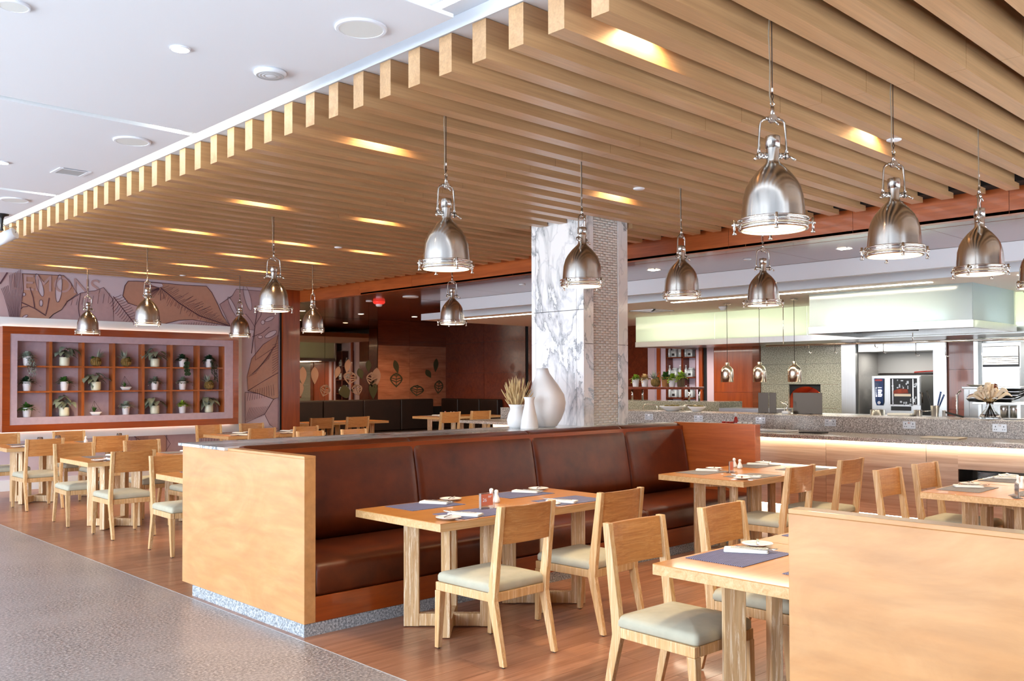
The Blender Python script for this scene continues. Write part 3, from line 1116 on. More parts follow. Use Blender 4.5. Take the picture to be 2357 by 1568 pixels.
POT_T = [(.042, 0), (.045, .004), (.058, .125), (.060, .13), (.054, .13), (.05, .118), (.0, .118)]
POT_C = [(.055, 0), (.064, .008), (.067, .03), (.067, .12), (.063, .128), (.058, .126), (.056, .112), (0, .112)]
def plant(kind, loc, label, group, seed, mats=('green1', 'white_pot'), sc_=1.):
    r = random.Random(seed)
    t = thing('potted_plant', label, 'plant', loc, 0, group)
    t.scale = (sc_,) * 3
    m = MB()
    if kind == 'boat':
        MB().loft([rrect(-.05, -.022, .05, .022, .02, 0), rrect(-.085, -.035, .085, .035, .03, .05), rrect(-.078, -.03, .078, .03, .028, .05), rrect(-.06, -.02, .06, .02, .018, .03)]).build('planter', 'white_pot', t)
        f = MB()
        f.tube([(-.08, 0, .05), (-.02, 0, .21)], .002, 5)
        f.tube([(-.02, 0, .21), (.085, 0, .05)], .002, 5)
        f.tube([(-.02, 0, .21), (.0, .03, .05)], .002, 5)
        f.build('wire_sail', 'stem', t)
        for i in range(16):
            blade(m, (-.02, 0, .05), rdir(r, .35, 1), r.uniform(.06, .11), .02, .1)
        m.build('foliage', mats[0], t)
        return t
    if kind == 'air':
        b = MB()
        for i in range(18):
            a0 = 2 * PI * i / 18
            b.tube([(.072 * math.sin(PI * (.12 + .76 * q / 6)) * math.cos(a0), .072 * math.sin(PI * (.12 + .76 * q / 6)) * math.sin(a0), .068 - .066 * math.cos(PI * (.12 + .76 * q / 6))) for q in range(7)], .007, 5)
        b.lathe([(.03, .003), (.06, .03), (.066, .065), (.05, .105), (.02, .125)], 16)
        b.build('rope_pot', 'twine', t)
        s = 1 if seed % 2 else -1
        for i in range(26):
            d = rdir(r, .25, 1)
            d.x = d.x * .7 + s * .45
            blade(m, (s * .02, 0, .11), d, r.uniform(.11, .19), .020, .05)
        m.build('foliage', 'silver', t)
        m2 = MB()
        for i in range(14):
            d = rdir(r, .05, .7)
            d.x = abs(d.x) * -s
            blade(m2, (-s * .03, 0, .11), d, r.uniform(.05, .08), .04, .2)
        m2.build('side_foliage', 'green1', t)
        return t
    pot = POT_C if mats[1] == 'cream_pot' else POT_T
    MB().lathe(pot, 20).build('pot', mats[1], t)
    if kind == 'caladium':
        st = MB()
        for i in range(13):
            d = rdir(r, .4, .98)
            L = r.uniform(.10, .20)
            p = Vector((0, 0, .11)) + d * L
            st.tube([(0, 0, .11), Vector((0, 0, .11)).lerp(p, .5) + Vector((0, 0, .015)), p], .0025, 5)
            dd = Vector((d.x, d.y, -.15)) + Vector((r.uniform(-.4, .4), r.uniform(-.5, -.1), 0))
            blade(m, p, dd, r.uniform(.10, .145), r.uniform(.075, .105), .5, heart=True)
        st.build('stems', 'stem', t)
        m.build('foliage', 'green3', t)
        return t
    n = 90
    for i in range(n):
        d = rdir(r, -.05, 1)
        q = Vector((0, 0, .115)) + d * r.uniform(.01, .06)
        blade(m, q, d + Vector((0, 0, .15)), r.uniform(.06, .10), r.uniform(.03, .048), .5)
    for i in range(5):
        a = r.choice((-1, 1)) * r.uniform(.6, 1)
        p = Vector((a * .05, -.02, .13))
        for k in range(4):
            p = p + Vector((a * .025, -.004, .004 - .012 * k))
            blade(m, p, (a, r.uniform(-.5, .5), r.uniform(-.2, .5)), .035, .02, .4)
    m.build('foliage', mats[0], t)
    if kind in ('trail', 'roundtrail'):
        v = MB()
        vs_ = MB()
        for q in range(9 if kind == 'trail' else 2):
            x = r.uniform(-.02, .10) if kind == 'trail' else .03 + .03 * q
            ln = r.uniform(.12, .42) if kind == 'trail' else .26
            p = Vector((x * .6, -.055, .115))
            path = [p.copy()]
            steps = int(ln / (.018 if kind == 'trail' else .055))
            for k in range(steps):
                p = p + Vector((r.uniform(-.006, .009) + (x * .04 if k < 6 else 0), r.uniform(-.003, .002) if k > 2 else -.008, -.018 if kind == 'trail' else -.055))
                path.append(p.copy())
                for h in range(2 if kind == 'trail' else 1):
                    if kind == 'trail':
                        blade(v, p, (r.uniform(-1, 1), r.uniform(-.8, .2), r.uniform(-.6, .3)), .024, .016, .2)
                    else:
                        v.poly([(p.x + ox + .034 * math.cos(2 * PI * g_ / 9), p.y - .004 - .01 * math.sin(2 * PI * g_ / 9), p.z + .03 * math.sin(2 * PI * g_ / 9)) for ox in (r.uniform(-.02, .02),) for g_ in range(9)])
            vs_.tube(path, .0018, 4)
        v.build('trailing_leaves', mats[0], t)
        vs_.build('vine', 'stem', t)
    return t

spec = [
    [('trail', 'silver', 'white_pot', 'silvery trailing vine in white pot, shelf corner cubby'), ('caladium', 'green3', 'cream_pot', 'tall broad leaf plant in cream pot beside the silvery trailing vine'),
     ('air', 'silver', 'twine', 'spiky air plant in rope ball leaning toward the mural post'), ('air', 'silver', 'twine', 'spiky air plant in rope ball leaning toward the aisle'),
     ('caladium', 'green3', 'cream_pot', 'brownish broad leaf plant in cream pot next to rope ball'), ('roundtrail', 'green2', 'white_pot', 'round leaved creeper hanging from white pot'),
     ('trail', 'green2', 'white_pot', 'dark ivy cascading from white pot')],
    [('bush', 'green2', 'white_pot', 'dark bushy plant in white pot under the silvery vine'), ('bush', 'green1', 'white_pot', 'spreading variegated plant in white pot, middle shelf'),
     ('caladium', 'green3', 'cream_pot', 'grey green broad leaf plant in cream pot below the rope ball'), ('boat', 'green1', 'white_pot', 'sailboat planter on the middle shelf'),
     ('bush', 'green3', 'white_pot', 'drooping grey green plant in straight white pot, middle shelf'), ('bush', 'green3', 'white_pot', 'small plant in white pot under the round leaved creeper'),
     ('air', 'green1', 'twine', 'air plant in rope ball under the cascading ivy')],
    [('bush', 'green1', 'white_pot', 'bright green bushy plant in white pot, bottom corner cubby'), ('caladium', 'green3', 'cream_pot', 'wide arching broad leaf plant in cream pot, bottom shelf'),
     ('boat', 'green1', 'white_pot', 'sailboat planter on the bottom shelf'), ('bush', 'silver', 'white_pot', 'silvery fine leaved plant in white pot, bottom shelf'),
     ('caladium', 'green3', 'cream_pot', 'broad leaf plant in cream pot leaning over, bottom shelf'), ('bush', 'green4', 'white_pot', 'small yellow green plant in white pot, bottom shelf'),
     ('caladium', 'green3', 'cream_pot', 'broad leaf plant in cream pot, bottom cubby by the post')]]
sd = 20
for rw in range(3):
    for cl in range(7):
        k, mt, pt, lb = spec[rw][cl]
        sd += 1
        zz = nz0 + chei * (2 - rw) + (.0125 if rw < 2 else .001)
        x = nx0 + cwid * (cl + .5) - .02 - (.06 if cl == 0 else 0)
        plant(k, (x, 14.852, zz), lb, 'plants on the display shelf', sd if k != 'air' else (cl == 2) + 40, (mt, pt), 1.08)


# ------------------------------------------------------------------ dining chair (faces local +Y, origin under the back feet)
def make_chair():
    t = thing('dining_chair', '', 'chair')
    W = .21
    for s in (-1, 1):
        m = MB()
        x = s * W
        a, b = (x - .0175, x + .0175)
        def sec(y0, y1, z, k=0.):
            return [(a + k, y0, z), (b - k, y0, z), (b - k, y1, z), (a + k, y1, z)]
        m.loft([sec(-.018, .018, .006, .003), sec(.055, .112, .36), sec(.048, .104, .44), sec(-.004, .036, .90, .001)], False)
        rl1 = m.build('rear_leg', 'chair', t, .003)
        m = MB()
        xo = s * .218
        def sec2(h, y, d, z):
            return [(xo - s * 0 - h if s < 0 else xo - h * 1.0, y - d, z), (xo + h, y - d, z), (xo + h, y + d, z), (xo - h, y + d, z)]
        m.loft([sec2(.016, .555, .016, .006), sec2(.023, .535, .024, .352)], False)
        fl1 = m.build('leg', 'chair', t, .003)
        MB().lathe([(.009, 0), (.009, .007)], 10, (s * W, 0, 0)).build('glide', 'rubber', rl1)
        MB().lathe([(.009, 0), (.009, .007)], 10, (xo, .555, 0)).build('glide', 'rubber', fl1)
    m = MB()
    m.box(-.19, .066, .352, .19, .094, .402)
    m.box(-.195, .532, .352, .195, .558, .402)
    m.hexa([(-.225, .1, .352), (-.2, .1, .352), (-.2, .556, .352), (-.238, .556, .352)], [(-.225, .1, .402), (-.2, .1, .402), (-.2, .556, .402), (-.238, .556, .402)])
    m.hexa([(.2, .1, .352), (.225, .1, .352), (.238, .556, .352), (.2, .556, .352)], [(.2, .1, .402), (.225, .1, .402), (.238, .556, .402), (.2, .556, .402)])
    m.build('seat_frame', 'chair', t, .003)
    m = MB()
    cushion(m, -.228, .075, .228, .562, .403, .46, .018, .025)
    m.build('seat_cushion', 'sage', t)
    m = MB()
    n = 8
    rings = []
    for i in range(n + 1):
        u = -1 + 2 * i / n
        x = u * (W - .018)
        bow = -.018 * (1 - u * u)
        r = []
        for z, y in ((.682, .022), (.893, .003)):
            r.append((x, y + .012 + bow, z))
        ring = [(x, r[0][1] - .009, .682), (x, r[0][1] + .011, .682), (x, r[1][1] + .011, .896), (x, r[1][1] - .009, .896)]
        rings.append(ring)
    m.loft(rings, True)
    o = m.build('backrest', 'chair_back', t, .002)
    for p in o.data.polygons:
        p.use_smooth = False
    return t

chair0 = make_chair()
cu = [False]
GC = 'sage seated oak dining chairs'
def chair(x, y, face, label, wide=1., jit=True):
    """y: where the back feet stand; face +1 looks to +Y"""
    rz = (0 if face > 0 else PI) + (R_.uniform(-.03, .03) if jit else 0)
    o = place(chair0, cu, (x, y, 0), rz, label, GC)
    o.scale = (wide, 1, 1)
    return o

# ------------------------------------------------------------------ square table with crossed frame base
ZT = .765
TS = .88
def make_table():
    t = thing('dining_table', '', 'table')
    h = TS / 2 - .001
    box('table_top', 'table_top', (-h, -h, ZT - .004, h, h, ZT), t, .001)
    box('top_edge', 'table_edge', (-h, -h, ZT - .05, h, h, ZT - .004), t, .001)
    L = .30
    c = math.sqrt(.5)
    def bar(m, a0, a1, w, z0, z1, dx, dy):
        n = (-dy * w / 2, dx * w / 2)
        p = [(dx * a0 + n[0], dy * a0 + n[1]), (dx * a1 + n[0], dy * a1 + n[1]), (dx * a1 - n[0], dy * a1 - n[1]), (dx * a0 - n[0], dy * a0 - n[1])]
        m.hexa([(x, y, z0) for x, y in p], [(x, y, z1) for x, y in p])
    for dx, dy in ((c, c), (c, -c), (-c, -c), (-c, c)):
        m = MB()
        bar(m, L - .1, L, .055, .006, ZT - .052, dx, dy)
        lg = m.build('leg', 'limed', t, .003)
        m = MB()
        m.lathe([(.012, 0), (.012, .007)], 8, (dx * (L - .05), dy * (L - .05), 0))
        m.build('glide', 'rubber', lg)
    for k, (dx, dy) in enumerate(((c, c), (c, -c))):
        m = MB()
        e = .0005 * k
        bar(m, -L + .1, L - .1, .052, .008 + e, .088 + e, dx, dy)
        m.build('stretcher', 'limed', t, .002)
        m = MB()
        bar(m, -L + .1, L - .1, .05, ZT - .11, ZT - .053 - e, dx, dy)
        m.build('top_rail', 'limed', t, .002)
    return t

table0 = make_table()
tu = [False]
TB = {}
def table(key, xmin, ymin, label, rz=0., zf=0.):
    o = place(table0, tu, (xmin + TS / 2, ymin + TS / 2, zf), rz, label, 'oak tables with crossed bases')
    TB[key] = (xmin + TS / 2, ymin + TS / 2, ZT + zf)

S = TS + .004
table('26a', 3.42, 4.17, 'oak table with the number 26 card, beside the booth end panel')
table('26b', 3.42 + S, 4.17, 'oak table joined to the number 26 table')
table('3a', 6.66, 4.145, 'oak table in the middle of the long booth, number card and shakers')
table('3b', 6.66 + S, 4.145, 'oak table at the far end panel of the long booth')
table('Ra', 3.37, 1.70, 'oak table partly hidden by the foreground panel')
table('Rb', 3.37 + S, 1.70, 'oak table mostly hidden behind the foreground panel')
table('4a', 6.99, 1.95, 'oak table with number stand opposite the bar plate niche')
table('4b', 6.99 + S, 1.95, 'oak table next to the one opposite the bar plate niche')
table('1a', 3.43, 10.02, 'oak table at the aisle edge, middle row of the side area')
table('1b', 3.43 + S, 10.02, 'inner oak table of the middle row in the side area')
table('2a', 3.43, 12.95, 'oak table at the aisle edge, row under the plant shelf')
table('2b', 3.43 + S, 12.95, 'inner oak table of the row under the plant shelf')
table('L3', 3.46, 7.47, 'oak table at the aisle edge right behind the booth')
table('4c', 6.65, 13.3, 'oak table by the mural, beside the timber post row')
table('4d', 6.65 + S, 13.3, 'oak table nearest the timber post of the mural wall')
table('5a', 6.65, 10.36, 'oak table behind the booth, inner row')
table('5b', 6.65 + S, 10.36, 'oak table behind the booth, inner row near the column')
for i in range(3):
    table('B%d' % i, 9.25 + S * i, 16.28, ['oak table in the dark back room by the timber post', 'middle oak table along the dark banquette', 'third oak table along the dark banquette'][i])
table('RT', 11.85, 14.50, 'oak table in the back room near the bar end', zf=.12)
table('RT2', 11.85 + S, 14.50, 'inner oak table in the back room near the bar end', zf=.12)
struct(box('floor_platform', 'plank', (10.6, 12.9, 0, 14.8, 15.6, .12)), 'low timber platform in the back room')

CH = 'oak dining chair with sage seat '
chair(3.72, 3.73, 1, CH + 'pulled up to the number 26 table')
chair(4.61, 3.76, 1, CH + 'at the table joined to number 26')
chair(3.69, 2.95, -1, CH + 'in front of the foreground panel, seat half lit')
chair(4.48, 2.95, -1, CH + 'behind the half lit chair, tucked at the hidden table')
chair(6.96, 3.77, 1, CH + 'at the middle table of the long booth')
chair(7.90, 3.79, 1, CH + 'at the booth far end, nearest the bar front')
chair(7.23, 3.20, -1, CH + 'pushed aside, standing free before the bar front')
chair(7.97, 3.20, -1, CH + 'at the table opposite the bar plate niche')
chair(3.70, 11.28, -1, CH + 'at the aisle middle row table, facing the booth')
chair(4.50, 11.30, -1, CH + 'at the inner middle row table, facing the booth')
chair(3.72, 9.52, 1, CH + 'at the aisle middle row table, facing the mural')
chair(4.55, 9.50, 1, CH + 'at the inner middle row table, facing the mural')
chair(3.70, 14.21, -1, CH + 'between plant shelf and aisle table')
chair(4.58, 14.19, -1, CH + 'between plant shelf and inner table')
chair(3.735, 12.42, 1, CH + 'backing the aisle row, facing the plant shelf')
chair(4.577, 12.50, 1, CH + 'at the inner table facing the plant shelf')
chair(3.78, 8.74, -1, CH + 'at the aisle table right behind the booth')
chair(6.905, 14.54, -1, CH + 'against the mural, left of the timber post table')
chair(7.72, 14.6, -1, CH + 'against the mural beside the timber post')
chair(7.0, 12.86, 1, CH + 'facing the mural at the post row table')
chair(7.80, 12.9, 1, CH + 'facing the mural at the table nearest the post')
chair(7.06, 11.6, -1, CH + 'behind the booth, inner row')
chair(7.82, 11.61, -1, CH + 'behind the booth, inner row near the column')
chair(9.85, 15.70, 1, 'wide oak chair facing the dark banquette, near the timber post', 1.2)
chair(10.72, 15.72, 1, 'wide oak chair facing the dark banquette, second table', 1.25)
a = chair(11.55, 13.75, 1, 'wide oak chair by the bar end, first of two', 1.1)
a.location.z = .12
a = chair(12.40, 13.8, 1, 'wide oak chair by the bar end, inner of two', 1.15)
a.location.z = .12

# ------------------------------------------------------------------ table settings
def p_mat(mt):
    o = MB().box(-.225, -.155, 0, .225, .155, .0022).build('placemat', mt)
    tag(o, cat='placemat')
    return o
mats_ = {'mat': p_mat('mat'), 'mat_grey': p_mat('mat_grey')}
plate0 = MB().lathe([(.0, 0), (.045, 0), (.05, .003), (.072, .010), (.078, .012), (.0785, .0145), (.071, .013), (.05, .006), (.0, .005)], 28, cap0=False, cap1=False).build('bread_plate', 'porcelain')
tag(plate0, cat='plate')
m = MB()
for k in range(3):
    m.loft([rrect(-.055 + .003 * k, -.105 + .002 * k, .055 - .004 * k, .105 - .003 * k, .012, .0005 + .0045 * k), rrect(-.057 + .003 * k, -.107, .057 - .004 * k, .106, .014, .003 + .0045 * k), rrect(-.052 + .003 * k, -.1, .05 - .004 * k, .1, .014, .0048 + .0045 * k)])
napkin0 = m.build('napkin', 'linen')
tag(napkin0, cat='napkin')
def cut_mesh(kind):
    m = MB()
    if kind == 'fork':
        m.hexa([(-.004, -.1, 0), (.004, -.1, 0), (.003, .03, .003), (-.003, .03, .003)], [(-.004, -.1, .003), (.004, -.1, .003), (.003, .03, .006), (-.003, .03, .006)])
        m.hexa([(-.011, .045, .0), (.011, .045, .0), (.003, .03, .003), (-.003, .03, .003)], [(-.011, .045, .003), (.011, .045, .003), (.003, .03, .006), (-.003, .03, .006)])
        for x in (-.0095, -.0033, .0033, .0095):
            m.hexa([(x - .0015, .045, 0), (x + .0015, .045, 0), (x + .0012, .09, .005), (x - .0012, .09, .005)], [(x - .0015, .045, .003), (x + .0015, .045, .003), (x + .0012, .09, .007), (x - .0012, .09, .007)])
    else:
        L = .11 if kind == 'knife' else .08
        m.loft([rrect(-.005, -L, .005, 0, .004, 0), rrect(-.005, -L, .005, 0, .004, .005)], False)
        m.hexa([(-.004, 0, .001), (.006, 0, .001), (.008, L * .6, .001), (-.004, L * .95, .001)], [(-.004, 0, .004), (.006, 0, .004), (.008, L * .6, .0025), (-.004, L * .95, .0025)])
    o = m.build(kind if kind != 'butter' else 'butter_knife', 'chrome')
    tag(o, cat='fork' if kind == 'fork' else 'knife')
    return o
cut0 = {k: cut_mesh(k) for k in ('fork', 'knife', 'butter')}
usedp = {}
def put(proto, x, y, z, rz, label, group):
    o = proto.copy() if proto.name in usedp else proto
    if proto.name in usedp:
        COL.objects.link(o)
    else:
        usedp[proto.name] = 1
    o.location = (x, y, z)
    o.rotation_euler = (0, 0, rz)
    o['label'] = label
    o['group'] = group
    return o
names_ = {'26a': 'the number 26 table', '26b': 'the table joined to number 26', '3a': 'the middle table of the long booth', '3b': "the long booth's far end table",
          'Ra': 'the table beside the foreground panel', 'Rb': 'the table behind the foreground panel', '4a': 'the table opposite the plate niche', '4b': 'the table beyond the plate niche table', '1a': 'the aisle middle row table',
          '1b': 'the inner middle row table', '2a': 'the aisle table under the plant shelf', '2b': 'the inner table under the plant shelf', 'L3': 'the aisle table behind the booth',
          '4c': 'the mural table away from the post', '4d': 'the mural table nearest the post', 'B0': 'the back room table near the post', 'B1': 'the middle banquette table', 'RT': 'the table near the bar end'}
def setting(key, side, mt='mat', full=True, sidename=None):
    cx, cy, z = TB[key]
    z += .0006
    f = 1 if side < 0 else -1                 # diner on the -Y side looks to +Y
    ex = cy - f * TS / 2
    P = lambda u, v: (cx + f * u, ex + f * v)
    rz = 0 if f > 0 else PI
    sn = sidename or ('chair side' if (side < 0) == (key not in ('Ra', 'Rb', '4a', '4b')) else 'bench side')
    tn = names_[key]
    g = 'place settings'
    j = R_.uniform(-.06, .06)
    put(mats_[mt], *P(.0, .185), z, rz + j * .5, ('blue' if mt == 'mat' else 'grey') + ' woven placemat on %s, %s' % (tn, sn), 'woven placemats')
    put(plate0, *P(-.29, .105), z + .003, 0, 'white bread plate on %s, %s' % (tn, sn), 'bread plates')
    put(napkin0, *P(-.115, .15), z + .0028, rz + .5 + j, 'folded white napkin on %s, %s' % (tn, sn), 'folded napkins')
    if full:
        put(cut0['fork'], *P(-.15, .20), z + .0175, rz + .25 + j, 'fork lying on the napkin of %s, %s' % (tn, sn), 'cutlery')
        put(cut0['knife'], *P(-.115, .19), z + .0175, rz + .35 + j, 'table knife lying on the napkin of %s, %s' % (tn, sn), 'cutlery')
        put(cut0['butter'], *P(-.29, .11), z + .0185, rz - 1.0 + j, 'butter knife across the bread plate of %s, %s' % (tn, sn), 'cutlery')
for k in ('26a', '26b'):
    setting(k, -1)
    setting(k, 1)
for k in ('3a', '3b', '4a'):
    setting(k, -1, 'mat_grey')
    setting(k, 1, 'mat_grey')
setting('4b', 1, 'mat_grey')
setting('Ra', 1)
setting('Rb', 1)
setting('Ra', -1)
for k in ('1a', '1b', '2a', '2b', '4c', '4d'):
    setting(k, -1, 'mat_grey', k[0] == '1', 'booth side')
    setting(k, 1, 'mat_grey', False, 'mural side')
setting('L3', 1, 'mat', True, 'mural side')
for k in ('B0', 'B1', 'RT'):
    setting(k, -1, 'mat_grey', False, 'chair side')
    setting(k, 1, 'mat_grey', False, 'wall side')

# smoked tumblers
tum0 = MB().lathe([(.026, .0), (.036, .006), (.042, .035), (.040, .07), (.033, .105), (.0315, .105), (.038, .07), (.039, .036), (.032, .012), (.0, .010)], 24, cap1=False).build('tumbler', 'smoke_glass')
tag(tum0, cat='glass')
for k, dx, dy, lb in (('2a', .06, -.10, 'smoked glass tumbler on the aisle table under the plant shelf, booth side'), ('2a', .36, .14, 'smoked glass tumbler on the aisle table under the plant shelf, mural side'),
                      ('2b', .30, .10, 'smoked glass tumbler on the inner table under the plant shelf'), ('L3', -.16, .20, 'smoked glass tumbler on the aisle table behind the booth')):
    put(tum0, TB[k][0] + dx, TB[k][1] + dy, TB[k][2] + .004, 0, lb, 'smoked tumblers')

# shakers and number cards
shk0 = MB().lathe([(.021, 0), (.0255, .006), (.026, .02), (.019, .04), (.0125, .056), (.0125, .062), (.0152, .075), (.0125, .087), (.0, .091)], 20).build('shaker', 'porcelain')
tag(shk0, cat='shaker')
def card(loc, rz, label, num):
    t = thing('table_number_card', label, 'number card', loc, rz)
    m = MB()
    m.box(-.062, -.003, 0, .062, .003, .105)
    m.box(-.062, -.03, 0, .062, .03, .003)
    m.build('acrylic_stand', 'acrylic', t, .001)
    box('card', 'orange_card', (-.046, -.0042, .022, .046, -.0032, .098), t)
    box('white_edge', 'white_ink', (-.061, -.0044, .003, -.049, -.0032, .103), t)
    if num:
        text('26', 'white_ink', (-.02, -.0046, .058), .034, (PI / 2, 0, 0), t, 'number', .0002)
        for i in range(3):
            box('printed_line', 'white_ink', (.008, -.0046, .083 - .005 * i, .038 - .004 * i, -.0042, .0855 - .005 * i), t)
    return t
c26 = onz(1118, 1172, ZT)
card((c26.x + .01, c26.y, ZT + .0008), -.12, 'acrylic stand with orange card printed 26', True)
for i, (px, py) in enumerate(((1131, 1154), (1142.5, 1157.5))):
    p = onz(px, py, ZT)
    put(shk0, p.x, p.y, ZT + .0006, 0, ['white porcelain shaker just behind the number 26 card', 'white porcelain shaker beside the number 26 card, bench side'][i], 'porcelain shakers')
p = onz(1683, 1088, ZT)
card((p.x, p.y, ZT + .0008), .25, 'acrylic card stand on the middle booth table', False)
for i, (px, py) in enumerate(((1690, 1076), (1703, 1079))):
    q = onz(px, py, ZT)
    put(shk0, q.x, q.y, ZT + .0006, 0, ['white shaker behind the card stand on the middle booth table', 'white shaker beside the card stand on the middle booth table'][i], 'porcelain shakers')
p = onz(2340, 1146, ZT)
card((p.x, p.y, ZT + .0008), .5, 'acrylic card stand on the table opposite the plate niche', False)
for i, (px, py) in enumerate(((2344, 1122), (2353, 1126))):
    q = onz(px, py, ZT)
    put(shk0, q.x, q.y, ZT + .0006, 0, ['white shaker at the table opposite the plate niche, wall end', 'white shaker at the table opposite the plate niche, by card stand'][i], 'porcelain shakers')
card((TB['1b'][0] + .1, TB['1b'][1] + .02, ZT + .0008), .1, 'acrylic card stand on the inner middle row table', False)
put(shk0, TB['1b'][0] + .2, TB['1b'][1] + .03, ZT + .0006, 0, 'white shakers on the inner middle row table, near one', 'porcelain shakers')
put(shk0, TB['1b'][0] + .22, TB['1b'][1] + .09, ZT + .0006, 0, 'white shakers on the inner middle row table, rear one', 'porcelain shakers')
put(shk0, TB['2b'][0] - .2, TB['2b'][1] + .0, ZT + .0006, 0, 'white shaker on the inner table under the plant shelf', 'porcelain shakers')
card((TB['RT'][0] + .1, TB['RT'][1] + .0, ZT + .1208), .6, 'small stand on the table near the bar end', False)
put(shk0, TB['RT'][0] + .24, TB['RT'][1] - .02, ZT + .1206, 0, 'white shakers near the bar end, left one', 'porcelain shakers')
put(shk0, TB['RT'][0] + .29, TB['RT'][1] - .06, ZT + .1206, 0, 'white shakers near the bar end, right one', 'porcelain shakers')

# ------------------------------------------------------------------ pendant lamps (origin at the rim)
def make_pendant():
    t = thing('pendant_lamp', '', 'pendant lamp')
    dome = [(.151, .05), (.150, .06), (.147, .10), (.142, .157), (.128, .208), (.112, .238), (.0975, .258), (.076, .284), (.05, .309), (.036, .322), (.031, .335), (.031, .395)]
    m = MB()
    m.lathe(dome, 48, cap0=False, cap1=False)
    m.lathe([(.146, .05), (.142, .10), (.123, .207), (.09, .258), (.03, .32)], 32, cap0=False)
    m.build('shade', 'steel', t)
    m = MB()
    m.lathe([(.031, .395), (.0355, .396), (.0355, .452), (.033, .455), (.006, .455), (.006, .462), (.0, .462)], 28, cap0=False, cap1=False)
    m.build('neck_cap', 'steel', t)
    m = MB()
    for z in (.022, .043):
        m.lathe([(.150, z), (.165, z), (.169, z + .003), (.169, z + .008), (.165, z + .011), (.150, z + .011), (.150, z)], 48, cap0=False, cap1=False)
    m.lathe([(.152, .0), (.160, .0), (.164, .004), (.164, .016), (.152, .016), (.152, .0)], 48, cap0=False, cap1=False)
    m.lathe([(.153, .02), (.158, .02), (.158, .05), (.153, .05), (.153, .02)], 48, cap0=False, cap1=False)
    m.build('rim_ring', 'chrome', t)
    MB().lathe([(0., .012), (.10, .010), (.151, .014), (.151, .018), (0, .018)], 40, cap0=False, cap1=False).build('diffuser', 'bulb', t)
    for k in range(4):
        a = PI / 4 + k * PI / 2 + .5
        c, s = math.cos(a), math.sin(a)
        m = MB()
        m.tube([(c * .16, s * .16, .03), (c * .195, s * .195, .03)], .007, 8)
        m.tube([(c * .183, s * .183, -.012), (c * .183, s * .183, .055)], .0065, 8)
        m.tube([(c * .183, s * .183, -.018), (c * .183, s * .183, -.010)], .011, 8)
        m.build('clamp', 'chrome', t)
    for s in (-1, 1):
        m = MB()
        m.tube([(s * .028, 0, .36), (s * .062, 0, .36)], .015, 14)
        m.tube([(s * .062, 0, .36), (s * .074, 0, .36)], .018, 14)
        m.build('pivot', 'steel', t)
        m = MB()
        m.tube([(s * .075, 0, .36), (s * .088, -.012, .352), (s * .10, -.03, .335)], [.005, .006, .007], 8)
        m.build('lever', 'chrome', t)
    m = MB()
    pts = []
    for s in (-1, 1):
        side = [(s * .068, 0, .372), (s * .068, 0, .395), (s * .064, 0, .5), (s * .060, 0, .522), (s * .048, 0, .535), (s * .02, 0, .541)]
        m.tube(side, [.010, .006, .0058, .0058, .0058, .0062], 8)
        m.tube([(s * .02, 0, .541), (s * .034, 0, .541)], .009, 10)
    m.build('yoke', 'steel', t)
    m = MB()
    m.tube([(0, -.012, .541), (0, .012, .541)], .020, 16)
    m.tube([(0, -.016, .541), (0, .016, .541)], .011, 12)
    m.tube([(0, 0, .555), (0, 0, .60)], [.011, .008], 10)
    m.tube([(.006, -.015, .53), (.022, -.02, .505)], .005, 6)
    m.tube([(0, 0, .60), (.010, 0, .612), (0, 0, .632), (-.010, 0, .612), (0, 0, .60)], .0028, 6)
    m.build('swivel_joint', 'steel', t)
    m = MB()
    m.tube([(0, 0, .63), (.006, 0, .65), (0, 0, .668)], .0022, 5)
    m.tube([(0, 0, .63), (-.006, 0, .65), (0, 0, .668)], .0022, 5)
    m.tube([(0, 0, .665), (0, 0, 1.34)], .0026, 6)
    m.build('suspension_cord', 'cord', t)
    MB().tube([(0, 0, .672), (0, 0, .69)], .0055, 8).build('ferrule', 'porcelain', t)
    MB().tube([(-.006, 0, .60), (-.013, 0, .66), (-.010, 0, .8), (-.016, 0, .95), (-.006, 0, 1.12), (-.004, 0, 1.34)], .0032, 6).build('power_flex', 'cable', t)
    return t

pend0 = make_pendant()
pu = [False]
PEND = [((1780, 530), .1, 'largest brushed steel pendant lamp over the table by the foreground panel'),
        ((2059, 590), .15, 'brushed steel pendant lamp over the row behind the foreground panel, second along'),
        ((2256, 632), 1.0, 'brushed steel pendant lamp over the table opposite the plate niche'),
        (None, .4, 'brushed steel pendant lamp over the last table before the bar end of its row'),
        ((1027, 620), .75, 'brushed steel pendant lamp over the number 26 table'),
        ((1340, 660), 1.1, 'brushed steel pendant lamp seen before the marble column, over the booth tables'),
        ((1569, 686), .9, 'brushed steel pendant lamp over the middle table of the long booth'),
        ((1757, 704), .2, 'brushed steel pendant lamp over the far end of the long booth'),
        ((630, 717), .45, 'brushed steel pendant lamp behind the booth, in front of the mural edge'),
        ((1041, 747), .6, 'brushed steel pendant lamp behind the booth, next to the marble column'),
        ((339, 748), 1.4, 'brushed steel pendant lamp over the middle row, before the plant shelf top'),
        ((720, 764), 1.35, 'brushed steel pendant lamp before the back room mirror'),
        ((202, 768), 1.2, 'golden lit pendant lamp over the aisle row under the plant shelf'),
        ((552, 775), 1.3, 'golden lit pendant lamp before the mural near the post')]
ZR = 2.33
PPOS = []
for px, rz, lb in PEND:
    p = onz(px[0], px[1], ZR) if px else Vector((7.95, 2.27, ZR))
    # keep the cord clear of the slats by hanging it in a gap
    place(pend0, pu, (p.x, p.y, ZR), rz - .78, lb, 'brushed steel pendant lamps')
    PPOS.append(p)
    lamp('pendant_light', 'SPOT', (p.x, p.y, ZR - .035), 75, (1, .75, .45), .12, None, 2.1, .8)


